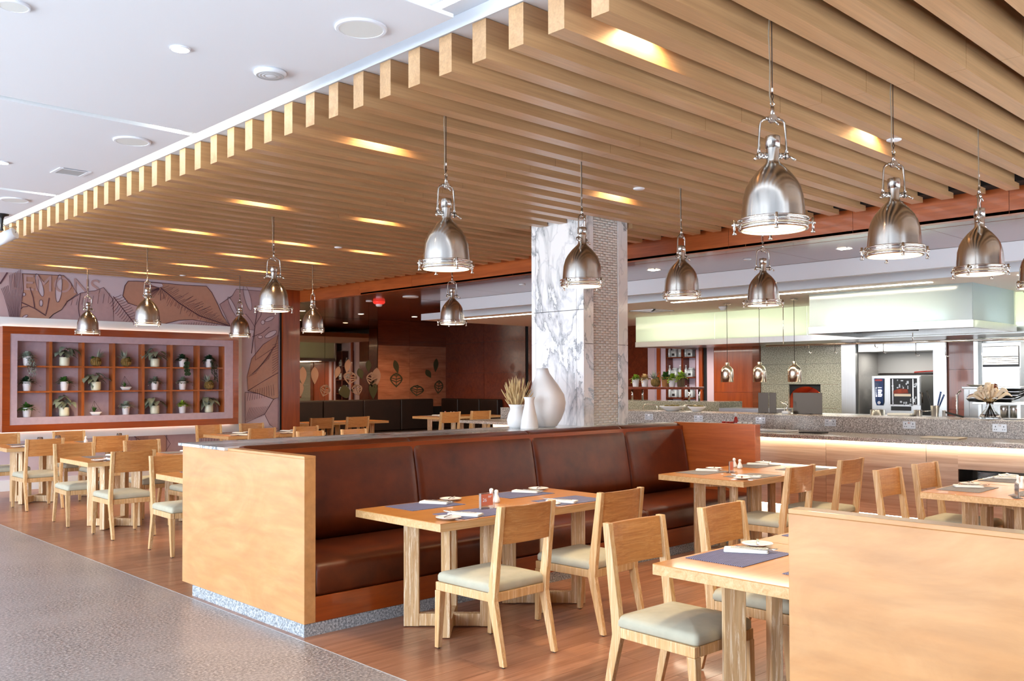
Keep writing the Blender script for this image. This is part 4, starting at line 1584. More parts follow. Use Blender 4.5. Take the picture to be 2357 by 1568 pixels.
# ------------------------------------------------------------------ ceiling fittings over the aisle
def disc_fit(name, label, cat, x, y, z, r, mat, group=None, rim=None, emit=None, h=.012):
    t = thing(name, label, cat, (x, y, z), 0, group)
    MB().lathe([(r, 0), (r, -h * .6), (r * .96, -h), (r * .86, -h), (r * .85, -h * .85)], 32, cap0=True, cap1=False, smooth=False).build('rim', rim or 'white_paint', t)
    MB().lathe([(r * .86, -h * .85), (0, -h * .88)], 32, cap1=False, smooth=False).build('face', emit or mat, t)
    return t
z0 = ZC - .0005
disc_fit('ceiling_speaker', 'round white ceiling speaker at the open end of the aisle', 'speaker', 2.699, 3.936, z0, .135, 'speaker', 'round ceiling speakers')
disc_fit('ceiling_speaker', 'round white ceiling speaker between the two light slots', 'speaker', 2.70, 6.98, z0, .135, 'speaker', 'round ceiling speakers')
disc_fit('ceiling_speaker', 'round white ceiling speaker beyond the second light slot', 'speaker', 2.719, 10.035, z0, .135, 'speaker', 'round ceiling speakers')
disc_fit('downlight', 'lit ring downlight in the white ceiling before the light slot', 'downlight', 2.142, 4.865, z0, .055, 'down', 'aisle downlights', None, 'down', .01)
disc_fit('downlight', 'lit ring downlight in the white ceiling past the light slot', 'downlight', 2.176, 8.4, z0, .055, 'down', 'aisle downlights', None, 'down', .01)
disc_fit('ceiling_cover', 'flat round white cover plate in the white ceiling', 'cover plate', 1.305, 4.863, z0, .075, 'speaker')
t = thing('smoke_detector', 'round ribbed white detector under the white ceiling', 'detector', (2.694, 4.87, z0))
m = MB().lathe([(.095, 0), (.095, -.014), (.085, -.024), (.0, -.026)], 32, cap1=False)
m.build('body', 'white_paint', t)
for r in (.03, .05, .07):
    MB().lathe([(r, -.0255), (r + .006, -.0265), (r + .012, -.0255)], 32, cap0=False, cap1=False).build('ring', 'grille', t)
t = thing('air_grille', 'square air grille in the white ceiling near the slats', 'vent', (2.714, 8.388, z0))
frame('frame_strip', 'white_paint', -.1, .1, -.005, .0, -.13, .13, -.0055, .0005, -.13, -.1, t)
box('frame_strip', 'white_paint', (-.13, .1, -.006, .13, .13, 0), t)
box('frame_strip', 'white_paint', (-.13, -.1, -.006, -.1, .1, 0), t)
box('frame_strip', 'white_paint', (.1, -.1, -.006, .13, .1, 0), t)
for i in range(12):
    box('louvre', 'grille', (-.1, -.1 + i * .0167, -.004, .1, -.09 + i * .0167, -.001), t)
p = onz(4, 493, ZC)
t = thing('track_spotlight', 'white cylinder spotlight on a black ceiling bracket by the slat ends', 'spotlight', (p.x, p.y, ZC))
MB().lathe([(.07, 0), (.07, -.012), (.03, -.025), (.018, -.05), (.012, -.15), (.02, -.18)], 18).build('bracket', 'black', t)
d = Vector((-.72, .69, -.42)).normalized()
b = Vector((.0, .0, -.27))
MB().cyl(b - d * .16, b + d * .07, .062, 20).build('body', 'white_paint', t)
MB().cyl(b + d * .071, b + d * .16, .064, 20).build('lens_hood', 'black', t)
MB().tube([(0, 0, -.1), b - d * .05 + Vector((.02, -.04, .1)), b - d * .18 + Vector((0, 0, .06)), b - d * .165], .005, 6).build('power_flex', 'cable', t)

# ------------------------------------------------------------------ downlights between the slats
GR = [(0, (3.77, 6.40)), (9, (3.89, 6.58)), (18, (4.3, 5.67)), (25, (4.48, 5.76, 6.9)), (30, (4.48, 5.80, 6.82)), (35, (4.49, 5.78, 6.8)), (40, (4.5, 5.66, 6.74))]
for i, xs in GR:
    yv = 2.848 + .278 * i
    for x in xs:
        t = thing('slat_downlight', 'warm halogen downlight recessed in a gap of the slats', 'downlight', (x, yv, ZS + SH + .0025), 0, 'slat gap downlights')
        MB().lathe([(.045, 0), (.045, -.02), (.04, -.02), (.03, -.01)], 20, cap1=False).build('can', 'white_paint', t)
        MB().lathe([(.03, -.011), (0, -.015)], 16, cap1=False).build('lens', 'down', t)
        lamp('slat_light', 'SPOT', (x, yv, ZS + SH - .03), 45, (1, .62, .30), .03, None, 2.5, .5)
for px, py in ((1478, 432), (775, 570), (425, 633), (2052, 322)):
    p = onz(px, py, ZS)
    i = round((p.y - (2.762 - SW / 2)) / SD)
    tag(MB().lathe([(.05, 0), (.05, -.006), (.04, -.011), (0, -.012)], 24, (0, 0, 0), cap1=False).build('sprinkler_cover', 'white_paint'), 'small round white cover under a ceiling slat', 'cover plate', 'slat cover plates').location = (p.x, 2.762 - SW / 2 + SD * i, ZS - .0005)

# ------------------------------------------------------------------ back room
bq = thing('banquette', 'dark leather banquette along the mirrored back wall', 'booth seat')
x = 8.95
while x < 14.2:
    x1 = min(x + 1.08, 14.28)
    m = MB()
    m.box(x + .004, 17.66, .45, x1 - .004, 17.86, 1.195)
    m.build('back_cushion', 'leather_dark', bq, .03, 3)
    m = MB()
    m.box(x + .004, 17.24, .25, x1 - .004, 17.66, .449)
    m.build('seat_cushion', 'leather_dark', bq, .03, 3)
    x = x1
box('plinth', 'darkwall', (8.95, 17.3, 0, 14.28, 17.86, .249), bq)
bq2 = thing('banquette', 'dark leather banquette along the panelled side wall of the back room', 'booth seat')
y = 15.75
for y1 in (16.4, 17.2, 17.85):
    MB().box(14.66, y + .004, .45, 14.84, y1 - .004, 1.195).build('back_cushion', 'leather_dark', bq2, .03, 3)
    MB().box(14.3, y + .004, .25, 14.66, y1 - .004, .449).build('seat_cushion', 'leather_dark', bq2, .03, 3)
    y = y1
box('plinth', 'darkwall', (14.34, 15.75, 0, 14.84, 17.85, .249), bq2)
cD = lambda x, y: (680 + x * .16122, 780 + y * .16122)
def decal(cx, cy, L, Wd, ang, mat, hollow=False):
    pts = []
    n = 9
    for s in (1, -1):
        for i in range(n + 1):
            t = i / n if s > 0 else 1 - i / n
            if s < 0 and i in (0, n):
                continue
            wv = Wd / 2 * math.sin(PI * t ** .8) * s
            x, y = wv, (t - .5) * L
            pts.append((cx + x * math.cos(ang) - y * math.sin(ang), cy + x * math.sin(ang) + y * math.cos(ang)))
    P = [ony(*cD(*q), YB - .0065) for q in pts]
    m = MB()
    if not hollow:
        m.poly(P)
    else:
        c = sum(P, Vector()) / len(P)
        Q = [c + (p - c) * .78 for p in P]
        k = len(P)
        m.add(P + Q, [(i, (i + 1) % k, k + (i + 1) % k, k + i) for i in range(k)])
        top, bot = P[0], P[n]
        for t in (.25, .45, .65):
            b0 = top.lerp(bot, t)
            for j in (int(n * t) - 1, len(P) - int(n * t) + 1):
                e = P[j % k]
                dv = Vector((0, 0, .012))
                m.add([b0 + dv, e + dv, e - dv, b0 - dv], [(0, 1, 2, 3)])
        m.add([top + Vector((.01, 0, 0)), top - Vector((.01, 0, 0)), bot - Vector((.01, 0, 0)), bot + Vector((.01, 0, 0))], [(0, 1, 2, 3)])
    o = m.build('leaf_decal', mat, wm)
for a in [(105, 530, 270, 110, 0, 'etched'), (275, 525, 255, 110, 0, 'etched'), (600, 480, 180, 85, .3, 'etched'), (745, 390, 200, 90, .15, 'etched'), (1150, 560, 300, 130, .1, 'etched'), (60, 720, 220, 120, -.1, 'etched'),
          (930, 500, 160, 90, -.3, 'etched_green'), (1045, 390, 170, 80, 0, 'etched_green'), (1110, 730, 280, 120, 0, 'etched_green'), (700, 760, 170, 190, 1.3, 'etched_green'),
          (1440, 400, 200, 78, -.25, 'etched_green'), (1900, 500, 140, 80, -.55, 'etched_green'), (2005, 380, 200, 72, .08, 'etched_green')]:
    decal(*a)
for a in [(1090, 580, 210, 160, 0, 'etched'), (780, 560, 190, 200, .2, 'etched'), (420, 740, 180, 150, .3, 'etched'), (880, 730, 170, 160, -.3, 'etched'), (1440, 590, 210, 180, 0, 'etched_green'), (1735, 740, 160, 200, .1, 'etched_green'), (2045, 690, 200, 130, .1, 'etched_green')]:
    decal(*a, hollow=True)
for i, (x, y) in enumerate(((9.966, 16.666), (11.371, 16.58), (12.76, 16.477))):
    disc_fit('downlight', 'small round downlight in the dark timber ceiling of the back room', 'downlight', x, y, 3.1015, .07, 'down', 'back room downlights', None, 'down', .008)
    lamp('back_room_light', 'SPOT', (x, y, 3.08), 170, (1, .64, .36), .05, None, 2.5, .7)
for px, py, r, lb in ((1176, 312, .14, 'round white speaker in the dark timber ceiling'), (820, 349, .06, 'small white cover in the dark timber ceiling beside the fire alarm')):
    q = onz(630 + px * .26786, 600 + py * .26786, 3.1)
    disc_fit('ceiling_disc', lb, 'cover plate', q.x, q.y, 3.1015, r, 'speaker')
q = onz(630 + 905 * .26786, 600 + 350 * .26786, 3.1)
t = thing('fire_alarm', 'red fire alarm with white sounder under the dark timber ceiling', 'alarm', (q.x, q.y, 3.1015))
MB().lathe([(.11, 0), (.11, -.03), (.09, -.05), (.06, -.055)], 24).build('base', 'red_glow', t)
MB().lathe([(.06, -.056), (.058, -.085), (.04, -.1)], 24).build('sounder', 'white_paint', t)
for i, (px, py) in enumerate(((1943, 573), (1505, 622))):
    q = onz(px, py, 3.1)
    t = thing('square_downlight', ['square recessed light in timber ceiling over the bar, larger view', 'square recessed light in timber ceiling by the marble column'][i], 'downlight', (q.x, q.y, 3.1015))
    frame('rim', 'white_paint', -.055, .055, -.006, 0, -.07, .07, -.0065, .0005, -.07, -.055, t)
    box('rim', 'white_paint', (-.07, .055, -.006, .07, .07, 0), t)
    box('lens', 'down', (-.055, -.055, -.004, .055, .055, -.001), t)
for px, py in ((1720, 597), (1202, 655)):
    q = onz(px, py, 3.1)
    disc_fit('ceiling_disc', 'small round white plate in the timber ceiling %s' % ('over the bar' if px > 1500 else 'before the marble column'), 'cover plate', q.x, q.y, 3.1015, .05, 'speaker')

# ------------------------------------------------------------------ bar counter
XB, XG, XS, ZG0, ZG1, ZB = 10.1, 9.8, 10.73, .9305, .974, 1.164
bc = thing('bar_counter', 'long bar with granite shelf, granite upstand and lit striped stone front', 'counter')
YE, YR = 11.45, -1.0
box('granite_shelf', 'granite_bar', (XG, YR, ZG0, XS, YE, ZG1), bc, .003)
box('granite_upstand', 'granite_bar', (XS, YR, ZG1, XS + .02, YE, ZB - .022), bc)
box('granite_top', 'granite_bar', (XS - .006, YR, ZB - .022, 11.35, YE, ZB), bc, .003)
box('carcass', 'darkwall', (XS + .02, YR, .1, 11.33, YE - .03, ZB - .023), bc)
box('carcass', 'darkwall', (XB + .45, YR, .1, XS + .02, YE - .03, ZG0 - .001), bc)
box('toe_kick', 'white_paint', (XB + .12, YR, 0, XB + .14, YE - .06, .1), bc)
box('toe_light', 'led', (XB + .05, YR, .088, XB + .08, YE - .06, .094), bc)
box('shelf_light', 'led', (XB - .03, YR, ZG0 - .006, XB - .008, YE - .04, ZG0 - .001), bc)
yy = 4.019 + 1.157 * 6
NY0, NY1, NZ0, NZ1 = 2.55, 3.69, .531, .666
while yy > YR:
    a, b = yy - 1.157 + .002, yy - .002
    b = min(b, YE - .05)
    if a < NY1 and b > NY0 and b > NY1:
        box('front_panel', 'barwood', (XB, NY1, .1, XB + .025, b, ZG0 - .001), bc)
        box('front_panel', 'barwood', (XB, a, .1, XB + .025, NY1, NZ0), bc)
        box('front_panel', 'barwood', (XB, a, NZ1, XB + .025, NY1, ZG0 - .001), bc)
    elif a < NY0 < b:
        box('front_panel', 'barwood', (XB, a, .1, XB + .025, NY0, ZG0 - .001), bc)
        box('front_panel', 'barwood', (XB, NY0, .1, XB + .025, b, NZ0), bc)
        box('front_panel', 'barwood', (XB, NY0, NZ1, XB + .025, b, ZG0 - .001), bc)
    elif b > a:
        box('front_panel', 'barwood', (XB, a, .1, XB + .025, b, ZG0 - .001), bc)
    yy -= 1.157
m = MB()
m.box(XB + .025, NY0, NZ0 - .015, XB + .44, NY1, NZ0)
m.box(XB + .025, NY0, NZ1, XB + .44, NY1, NZ1 + .015)
m.box(XB + .42, NY0, NZ0, XB + .44, NY1, NZ1)
m.box(XB + .025, NY1, NZ0, XB + .44, NY1 + .015, NZ1)
m.build('niche_lining', 'dark_metal', bc)
for k, yc in enumerate((3.45, 3.2)):
    for i in range(7 if k == 0 else 5):
        o = put(plate0, XB + .2, yc, NZ0 + .0015 + i * .0148, 0, 'white plate in the %s stack inside the bar front niche' % ('outer' if k == 0 else 'inner'), 'plates stacked in the bar niche')
        o.scale = (1.4, 1.4, 1)
# double sockets in the upstand
def make_socket():
    t = thing('power_socket', '', 'socket')
    box('plate', 'socket', (-.006, -.075, -.045, 0, .075, .045), t, .003)
    for s in (-1, 1):
        m = MB()
        m.box(-.0068, s * .042 - .0045, .006, -.006, s * .042 + .0045, .022)
        m.box(-.0068, s * .042 - .016, -.022, -.006, s * .042 - .005, -.014)
        m.box(-.0068, s * .042 + .005, -.022, -.006, s * .042 + .016, -.014)
        m.build('pin_holes', 'black', t)
        box('switch', 'chrome', (-.0095, s * .008 - .006, .016, -.006, s * .008 + .006, .036), t, .001)
    return t
so0 = make_socket()
su = [False]
lbl = ['double power socket in the granite upstand, behind the pampas vase', 'double power socket in the upstand before the cooking pots', 'double power socket in the upstand before the steel column', 'double power socket in the upstand near the menu boards',
       'double power socket in the upstand above the booth far end', 'double power socket in the upstand beside the marble column']
for i, (y, z) in enumerate(((3.479, 1.085), (4.458, 1.085), (5.435, 1.085), (6.412, 1.085), (7.389, 1.085), (8.256, 1.085))):
    place(so0, su, (XS - .0005, y, z), 0, lbl[i], 'bar power sockets')
# things on the bar shelf
tag(MB().loft([rrect(-.13, -.2, .13, .2, .02, 0), rrect(-.14, -.21, .14, .21, .02, .014), rrect(-.12, -.19, .12, .19, .02, .012)]).build('serving_board', 'bread'), 'pale rectangular board on the granite bar shelf', 'board').location = (10.27, 3.9, ZG1 + .001)
tag(MB().loft([rrect(-.1, -.14, .1, .14, .015, 0), rrect(-.11, -.15, .11, .15, .015, .014)]).build('slate_board', 'slate'), 'dark slate board on the granite bar shelf', 'board').location = (10.27, 5.42, ZG1 + .001)
tag(MB().loft([rrect(-.15, -.3, .15, .3, .02, 0), rrect(-.16, -.31, .16, .31, .02, .016), rrect(-.14, -.29, .14, .29, .02, .012)]).build('serving_tray', 'porcelain'), 'long white platter on the bar shelf next to the booth end', 'platter').location = (10.3, 6.02, ZG1 + .001)
def bottle(name, label, cat, prof, parts, loc, group=None):
    t = thing(name, label, cat, loc, 0, group)
    for nm, mt, pr in parts:
        MB().lathe(pr, 20).build(nm, mt, t)
    return t
q = onx(1694, 975, 10.25)
bottle('sauce_bottle', 'red sauce bottle with white cap on the bar behind the booth end', 'bottle', None,
       [('body', 'sauce', [(.03, 0), (.033, .01), (.033, .1), (.02, .15), (.014, .17)]), ('label_band', 'white_ink', [(.0335, .03), (.0335, .09)]), ('cap', 'porcelain', [(.016, .171), (.016, .215), (.012, .22)])], (10.25, q.y, ZG1 + .001))
for i, (px, mt) in enumerate(((1666, 'sauce'), (1676, 'sauce'), (1684, 'sauce'), (1702, 'porcelain'), (1715, 'bread'), (1727, 'bread'))):
    q = onx(px, 975, 10.2)
    bottle('condiment_jar', ['small red jam jar farthest from the sauce bottle', 'small red jam jar second from the sauce bottle', 'small red jam jar right beside the sauce bottle', 'white lidded pot beside the sauce bottle', 'small pale sugar pot beside the white pot', 'small pale sugar pot nearest the panel edge'][i], 'jar', None,
           [('body', mt, [(.028, 0), (.03, .006), (.03, .07), (.024, .085)]), ('lid', 'sauce' if i < 3 else 'porcelain', [(.027, .086), (.027, .105), (.024, .108)])], (10.2, q.y, ZG1 + .001), 'condiments on the bar')
# things on the bar top
def panel_stand(label, pxs, x):
    t = thing('menu_board', label, 'board', (x, 0, ZB + .001))
    for a, b in pxs:
        ya, yb = onx(a, 920, x).y, onx(b, 920, x).y
        zt = onx(a, 904, x).z
        box('board', 'dark_metal', (-.006, yb + .003, 0, .006, ya - .003, zt - ZB), t, .004)
        box('foot', 'dark_metal', (-.06, (ya + yb) / 2 - .05, 0, .06, (ya + yb) / 2 + .05, .006), t)
    return t
panel_stand('folding pair of dark brown boards standing on the bar top', [(1745, 1769), (1770, 1787)], 11.2)
panel_stand('single dark brown board standing before the pizza oven', [(1825, 1893)], 11.2)
q = onx(1822, 955, 11.22)
t = thing('sanitizer_dispenser', 'small white based chrome dispenser on the bar top', 'dispenser', (11.08, q.y, ZB + .001))
MB().loft([rrect(-.04, -.05, .04, .05, .015, 0), rrect(-.04, -.05, .04, .05, .015, .04)]).build('base', 'porcelain', t, .004)
MB().tube([(0, -.025, .04), (0, -.025, .14), (0, -.018, .16), (0, .018, .16), (0, .025, .14), (0, .025, .04)], .005, 8).build('loop', 'chrome', t)
q2 = onx(1813, 925, 11.3)
t = thing('tap', 'small chrome tap with sloping spout beside the dispenser', 'tap', (11.28, q2.y, ZB + .001))
MB().tube([(0, 0, 0), (0, 0, .1), (0, .0, .12), (-.03, .08, .15)], .01, 10).build('spout', 'chrome', t)
for px, w_, lb, in ((1548, .2, 'wide white bowl of food at the bar end by the column'), (1604, .135, 'smaller white bowl of salad on the bar top')):
    q = onx(px, 945, 11.1)
    t = thing('food_bowl', lb, 'bowl', (11.1, q.y, ZB + .001))
    MB().lathe([(w_ * .45, 0), (w_ * .5, .008), (w_ * .95, .06), (w_, .075), (w_ * .96, .075), (w_ * .5, .02), (0, .015)], 28, cap1=False).build('bowl', 'porcelain', t)
    m = MB()
    rr = random.Random(px)
    for i in range(26):
        a, r = rr.uniform(0, 6.28), rr.uniform(0, w_ * .7)
        m.lathe([(.0, 0), (.022, .012), (.018, .028), (0, .035)], 7, (r * math.cos(a), r * math.sin(a), .045 + rr.uniform(0, .02)), cap0=False, cap1=False)
    m.build('food', 'salad', t)
for k, px in enumerate((1490, 1578)):
    q = onx(px, 945, 11.2)
    tag(MB().tube([(0, -.14, 0), (0, -.13, .05), (0, -.1, .075), (0, .1, .075), (0, .13, .05), (0, .14, 0)], .009, 8).build('chrome_rail', 'chrome'), ['low chrome hoop rail on the bar top by the column', 'low chrome hoop rail on the bar top behind the bowl'][k], 'rail').location = (11.32 if k else 11.27, q.y, ZB + .009)
# pampas vase
q = onx(2281, 958, 11.15)
t = thing('pampas_vase', 'flared clear glass vase of pampas plumes on the bar top', 'vase', (11.12, q.y, ZB + .001))
MB().lathe([(.0, .0), (.11, .0), (.12, .012), (.10, .05), (.05, .11), (.034, .16), (.04, .20), (.037, .2), (.031, .16), (.045, .11), (.09, .055), (.1, .02), (0, .012)], 28, cap0=False, cap1=False).build('vase', 'thin_glass', t)
rr = random.Random(8)
ms, mp_, mb_ = MB(), MB(), MB()
for i in range(54):
    a = rr.uniform(0, 6.28)
    sp = rr.uniform(.02, .15)
    e = Vector((sp * .8 * math.cos(a), sp * 1.3 * math.sin(a), .38 - sp * .5 + rr.uniform(-.04, .06)))
    s0 = Vector((-.06 * math.cos(a), -.06 * math.sin(a), .02))
    md = Vector((0, 0, .17))
    ms.tube([s0, md, md.lerp(e, .5)], .002, 4)
    if i < 48:
        k = md.lerp(e, .45)
        out = Vector((e.x, e.y, 0)) * .4
        tgt = mp_ if i % 9 else mb_
        rad = .017 if tgt is mp_ else .008
        tgt.tube([k, k.lerp(e, .35), e, e + out * .5 - Vector((0, 0, .01)), e + out - Vector((0, 0, .035))], [.004, rad, rad * 1.15, rad * .8, .002], 7)
ms.build('stems', 'straw', t)['kind'] = 'stuff'
mp_.build('plumes', 'pampas', t)['kind'] = 'stuff'
mb_.build('reeds', 'brownplume', t)
MB().lathe([(.0, 0), (.1, 0), (.13, .01), (.13, .014), (.0, .008)], 24, cap0=False, cap1=False).build('saucer', 'porcelain')
o = bpy.data.objects['saucer']
tag(o, 'flat white saucer on the bar top beside the pampas vase', 'plate')
q = onx(2338, 962, 11.15)
o.location = (11.12, q.y, ZB + .001)

# ------------------------------------------------------------------ heat lamps
def make_heat():
    t = thing('heat_lamp', '', 'heat lamp')
    pr = [(.098, 0), (.10, .002), (.10, .15), (.095, .19), (.078, .23), (.05, .255), (.03, .262), (.03, .31), (.026, .314), (.008, .316)]
    m = MB().lathe(pr, 32, cap0=False)
    m.lathe([(.096, 0), (.094, .15), (.07, .225), (.0, .25)], 24, cap0=False)
    m.build('shade', 'copperish', t)
    MB().lathe([(.02, .06), (.045, .08), (.05, .12), (.03, .16), (.02, .2)], 16).build('bulb', 'bulb', t)
    MB().tube([(0, 0, .314), (0, 0, 1.24)], .004, 6).build('cord', 'cord', t)
    MB().lathe([(.06, 1.255), (.06, 1.245), (.02, 1.235)], 24).build('ceiling_rose', 'chrome', t)
    return t
h0 = make_heat()
hu = [False]
for y, lb in ((8.126, 'chrome heat lamp before the red timber panel'), (7.543, 'chrome heat lamp before the edge of the stone wall'), (6.949, 'chrome heat lamp before the stone pizza oven wall')):
    place(h0, hu, (12.6, y, 1.59), 0, lb, 'chrome heat lamps')
    lamp('heat_light', 'SPOT', (12.6, y, 1.6), 12, (1, .7, .4), .05, None, 1.6, .6)

# ------------------------------------------------------------------ kitchen rear wall
XK = 16.0
kw = sroot('wall_kitchen', 'kitchen rear wall of timber, stone and steel panels')
yk = lambda px: onx(px, 850, XK).y
def wpan(name, mat, a, b, z0=0., z1=2.85, x=XK, th=.05):
    ya, yb = yk(a), yk(b)
    return box(name, mat, (x, yb + .002, z0, x + th, ya - .002, z1), kw)
wpan('wall_panel', 'darkwall', 1340, 1491)
wpan('mural_strip', 'mural_pink', 1491, 1507)
wpan('wall_panel', 'lavender', 1507, 1515)
wpan('wall_panel', 'redwood_z', 1515, 1523, x=XK - .06)
wpan('niche_border', 'lavender', 1523, 1534, x=XK - .03)
wpan('niche_back', 'lavender', 1534, 1604, x=XK + .2)
wpan('niche_border', 'lavender', 1604, 1612, x=XK - .03)
wpan('wall_panel', 'redwood_z', 1612, 1620, x=XK - .06)
wpan('wall_panel', 'blackvoid', 1620, 1627)
wpan('mural_strip', 'mural_pink', 1627, 1643)
for z0_, z1_ in ((0, 1.38), (1.384, 2.85)):
    wpan('wall_panel', 'redwood_z', 1643, 1733, z0_, z1_)
wpan('wall_panel', 'ceil_wood', 1733, 1751, x=XK - .02)
# jar niche
for px in (1534, 1571.5, 1604):
    y = yk(px)
    box('niche_divider', 'darkwall', (XK - .02, y - .025, 0, XK + .2, y + .025, 2.6), kw)
shelf_z = [onx(1570, 780 + v * .1782, XK).z for v in (235, 495, 760)]
for z in shelf_z:
    box('niche_shelf', 'darkwall', (XK - .02, yk(1604), z - .025, XK + .2, yk(1534), z), kw)
jar_parts = None
def make_jar():
    t = thing('storage_jar', '', 'jar')
    MB().loft([rrect(-.065, -.065, .065, .065, .02, 0), rrect(-.07, -.07, .07, .07, .025, .015), rrect(-.07, -.07, .07, .07, .025, .13), rrect(-.055, -.055, .055, .055, .03, .15), rrect(-.05, -.05, .05, .05, .03, .16)]).build('body', 'jar', t)
    MB().lathe([(.055, .161), (.06, .165), (.06, .185), (.05, .195), (.02, .2), (.0, .205)], 20, cap1=False).build('lid', 'jar', t)
    box('label_plate', 'black', (-.0715, -.035, .03, -.0702, .035, .08), t)
    MB().tube([(-.062, 0, .17), (-.078, 0, .15), (-.074, 0, .12)], .004, 5).build('clasp', 'black', t)
    return t
def make_flask():
    t = thing('storage_bottle', '', 'bottle')
    MB().lathe([(.04, 0), (.045, .01), (.045, .15), (.025, .19), (.018, .2), (.018, .23)], 18).build('body', 'jar', t)
    MB().lathe([(.02, .231), (.02, .25), (.015, .255)], 14).build('stopper', 'porcelain', t)
    return t
j0, f0 = make_jar(), make_flask()
ju, fu = [False], [False]
rn = ['top', 'middle', 'bottom']
for k, z in enumerate(shelf_z):
    for px, kd in ((1541, 'f'), (1554, 'j'), (1566, 'f'), (1578.5, 'f'), (1591, 'j')):
        y = onx(px, 850, XK + .08).y
        if kd == 'j':
            place(j0, ju, (XK + .08, y, z + .001), 0, 'clip top jar with black label, %s shelf of the kitchen niche, %s bay' % (rn[k], 'left' if px < 1571 else 'right'), 'storage jars in the kitchen niche')
        else:
            place(f0, fu, (XK + .08, y, z + .001), 0, 'pale bottle on the %s shelf of the kitchen niche, %s' % (rn[k], {1541: 'at the outer end', 1566: 'before the divider', 1578.5: 'past the divider'}[px]), 'storage bottles in the kitchen niche')
# stone wall with the pizza oven opening
ya, yb, y0o, y1o, zo0, zo1 = yk(1751), yk(1941), 8.295, 8.952, 1.094, 1.542
g2 = .003
zs = [0, zo0, zo1, 1.93, 2.85]
for i in range(4):
    a, b = zs[i] + g2 * .5, zs[i + 1] - g2 * .5
    if i == 1:
        box('stone_slab', 'granite_wall', (XK, y1o, a, XK + .04, ya - .003, b), kw)
        box('stone_slab', 'granite_wall', (XK, yb + .003, a, XK + .04, y0o, b), kw)
    else:
        ym = (ya + yb) / 2 - .1
        box('stone_slab', 'granite_wall', (XK, ym + .002, a, XK + .04, ya - .003, b), kw)
        box('stone_slab', 'granite_wall', (XK, yb + .003, a, XK + .04, ym - .002, b), kw)
po = thing('pizza_oven', 'arched glowing pizza oven set in the speckled stone wall', 'oven')
m = MB()
m.box(XK + .05, y0o, zo0 - .02, XK + .7, y1o, zo0)
m.box(XK + .68, y0o, zo0, XK + .7, y1o, zo1)
m.build('hearth', 'redclay', po)
arch = []
yc, rw_ = (y0o + y1o) / 2, (y1o - y0o) / 2
for i in range(17):
    a = PI * i / 16
    arch.append((yc + rw_ * math.cos(a), zo0 + .18 + (zo1 - zo0 - .22) * math.sin(a)))
m = MB()
prof = [(y1o, zo0)] + arch + [(y0o, zo0)]
m.loft([[(XK + .06, p[0], p[1]) for p in prof], [(XK + .69, p[0], p[1]) for p in prof]], True, False, False)
m.build('vault', 'redclay', po)
m = MB()
rim = [(XK + .045, p[0], p[1]) for p in arch]
top = [(XK + .045, p[0], zo1) for p in arch]
for i in range(16):
    m.add([rim[i], rim[i + 1], top[i + 1], top[i]], [(0, 1, 2, 3)])
m.build('arch_plate', 'blackvoid', po)
m = MB()
for i in range(5):
    m.tube([(XK + .45, 8.45 + i * .05, zo0), (XK + .45, 8.46 + i * .05, zo0 + .12), (XK + .44, 8.45 + i * .05, zo0 + .22 + .04 * (i % 3))], [.04, .035, .004], 7)
m.build('flames', 'fire', po)
lamp('oven_fire_light', 'POINT', (XK + .4, 8.6, zo0 + .25), 1.4, (1, .35, .12), .08)
# steel columns and alcove
wpan('steel_column', 'steel_sheet', 1942, 1975, x=XK - .1, th=.2)
wpan('steel_column', 'steel_sheet', 2153, 2184, x=XK - .1, th=.2)
YA, YC = yk(1975), yk(2153)
box('alcove_back', 'alcove', (XK + .8, YC, 0, XK + .85, YA, 2.85), kw)
box('alcove_side', 'alcove', (XK, YA - .01, 0, XK + .8, YA + .0, 2.85), kw)
box('alcove_side', 'alcove', (XK, YC, 0, XK + .8, YC + .01, 2.85), kw)
box('alcove_hood', 'steel_sheet', (XK - .02, YC + .01, 2.13, XK + .6, YA - .01, 2.3), kw)
box('alcove_shelf', 'steel_sheet', (XK + .05, YC + .01, .9, XK + .8, YA - .01, .94), kw)
tag(MB().tube([(XK + .78, YA - .02, 1.735), (XK + .78, YC + .02, 1.735)], .012, 8).build('gas_pipe', 'cord', kw))
tag(MB().tube([(XK + .76, YA - .7, 1.76), (XK + .76, YC + .02, 1.80)], .012, 8).build('hose', 'sauce', kw))
wpan('wall_panel', 'redwood_z', 2184, 2246, 0, 1.12, x=XK - .04)
wpan('wall_panel', 'redwood_z', 2184, 2246, 1.124, 1.79, x=XK - .04)
wpan('wall_panel', 'redwood_z', 2184, 2246, 1.794, 2.85, x=XK - .04)
wpan('steel_column', 'steel_sheet', 2246, 2257, x=XK - .1, th=.3)
wpan('wall_panel', 'steel_sheet', 2257, 2500, x=XK + .1)
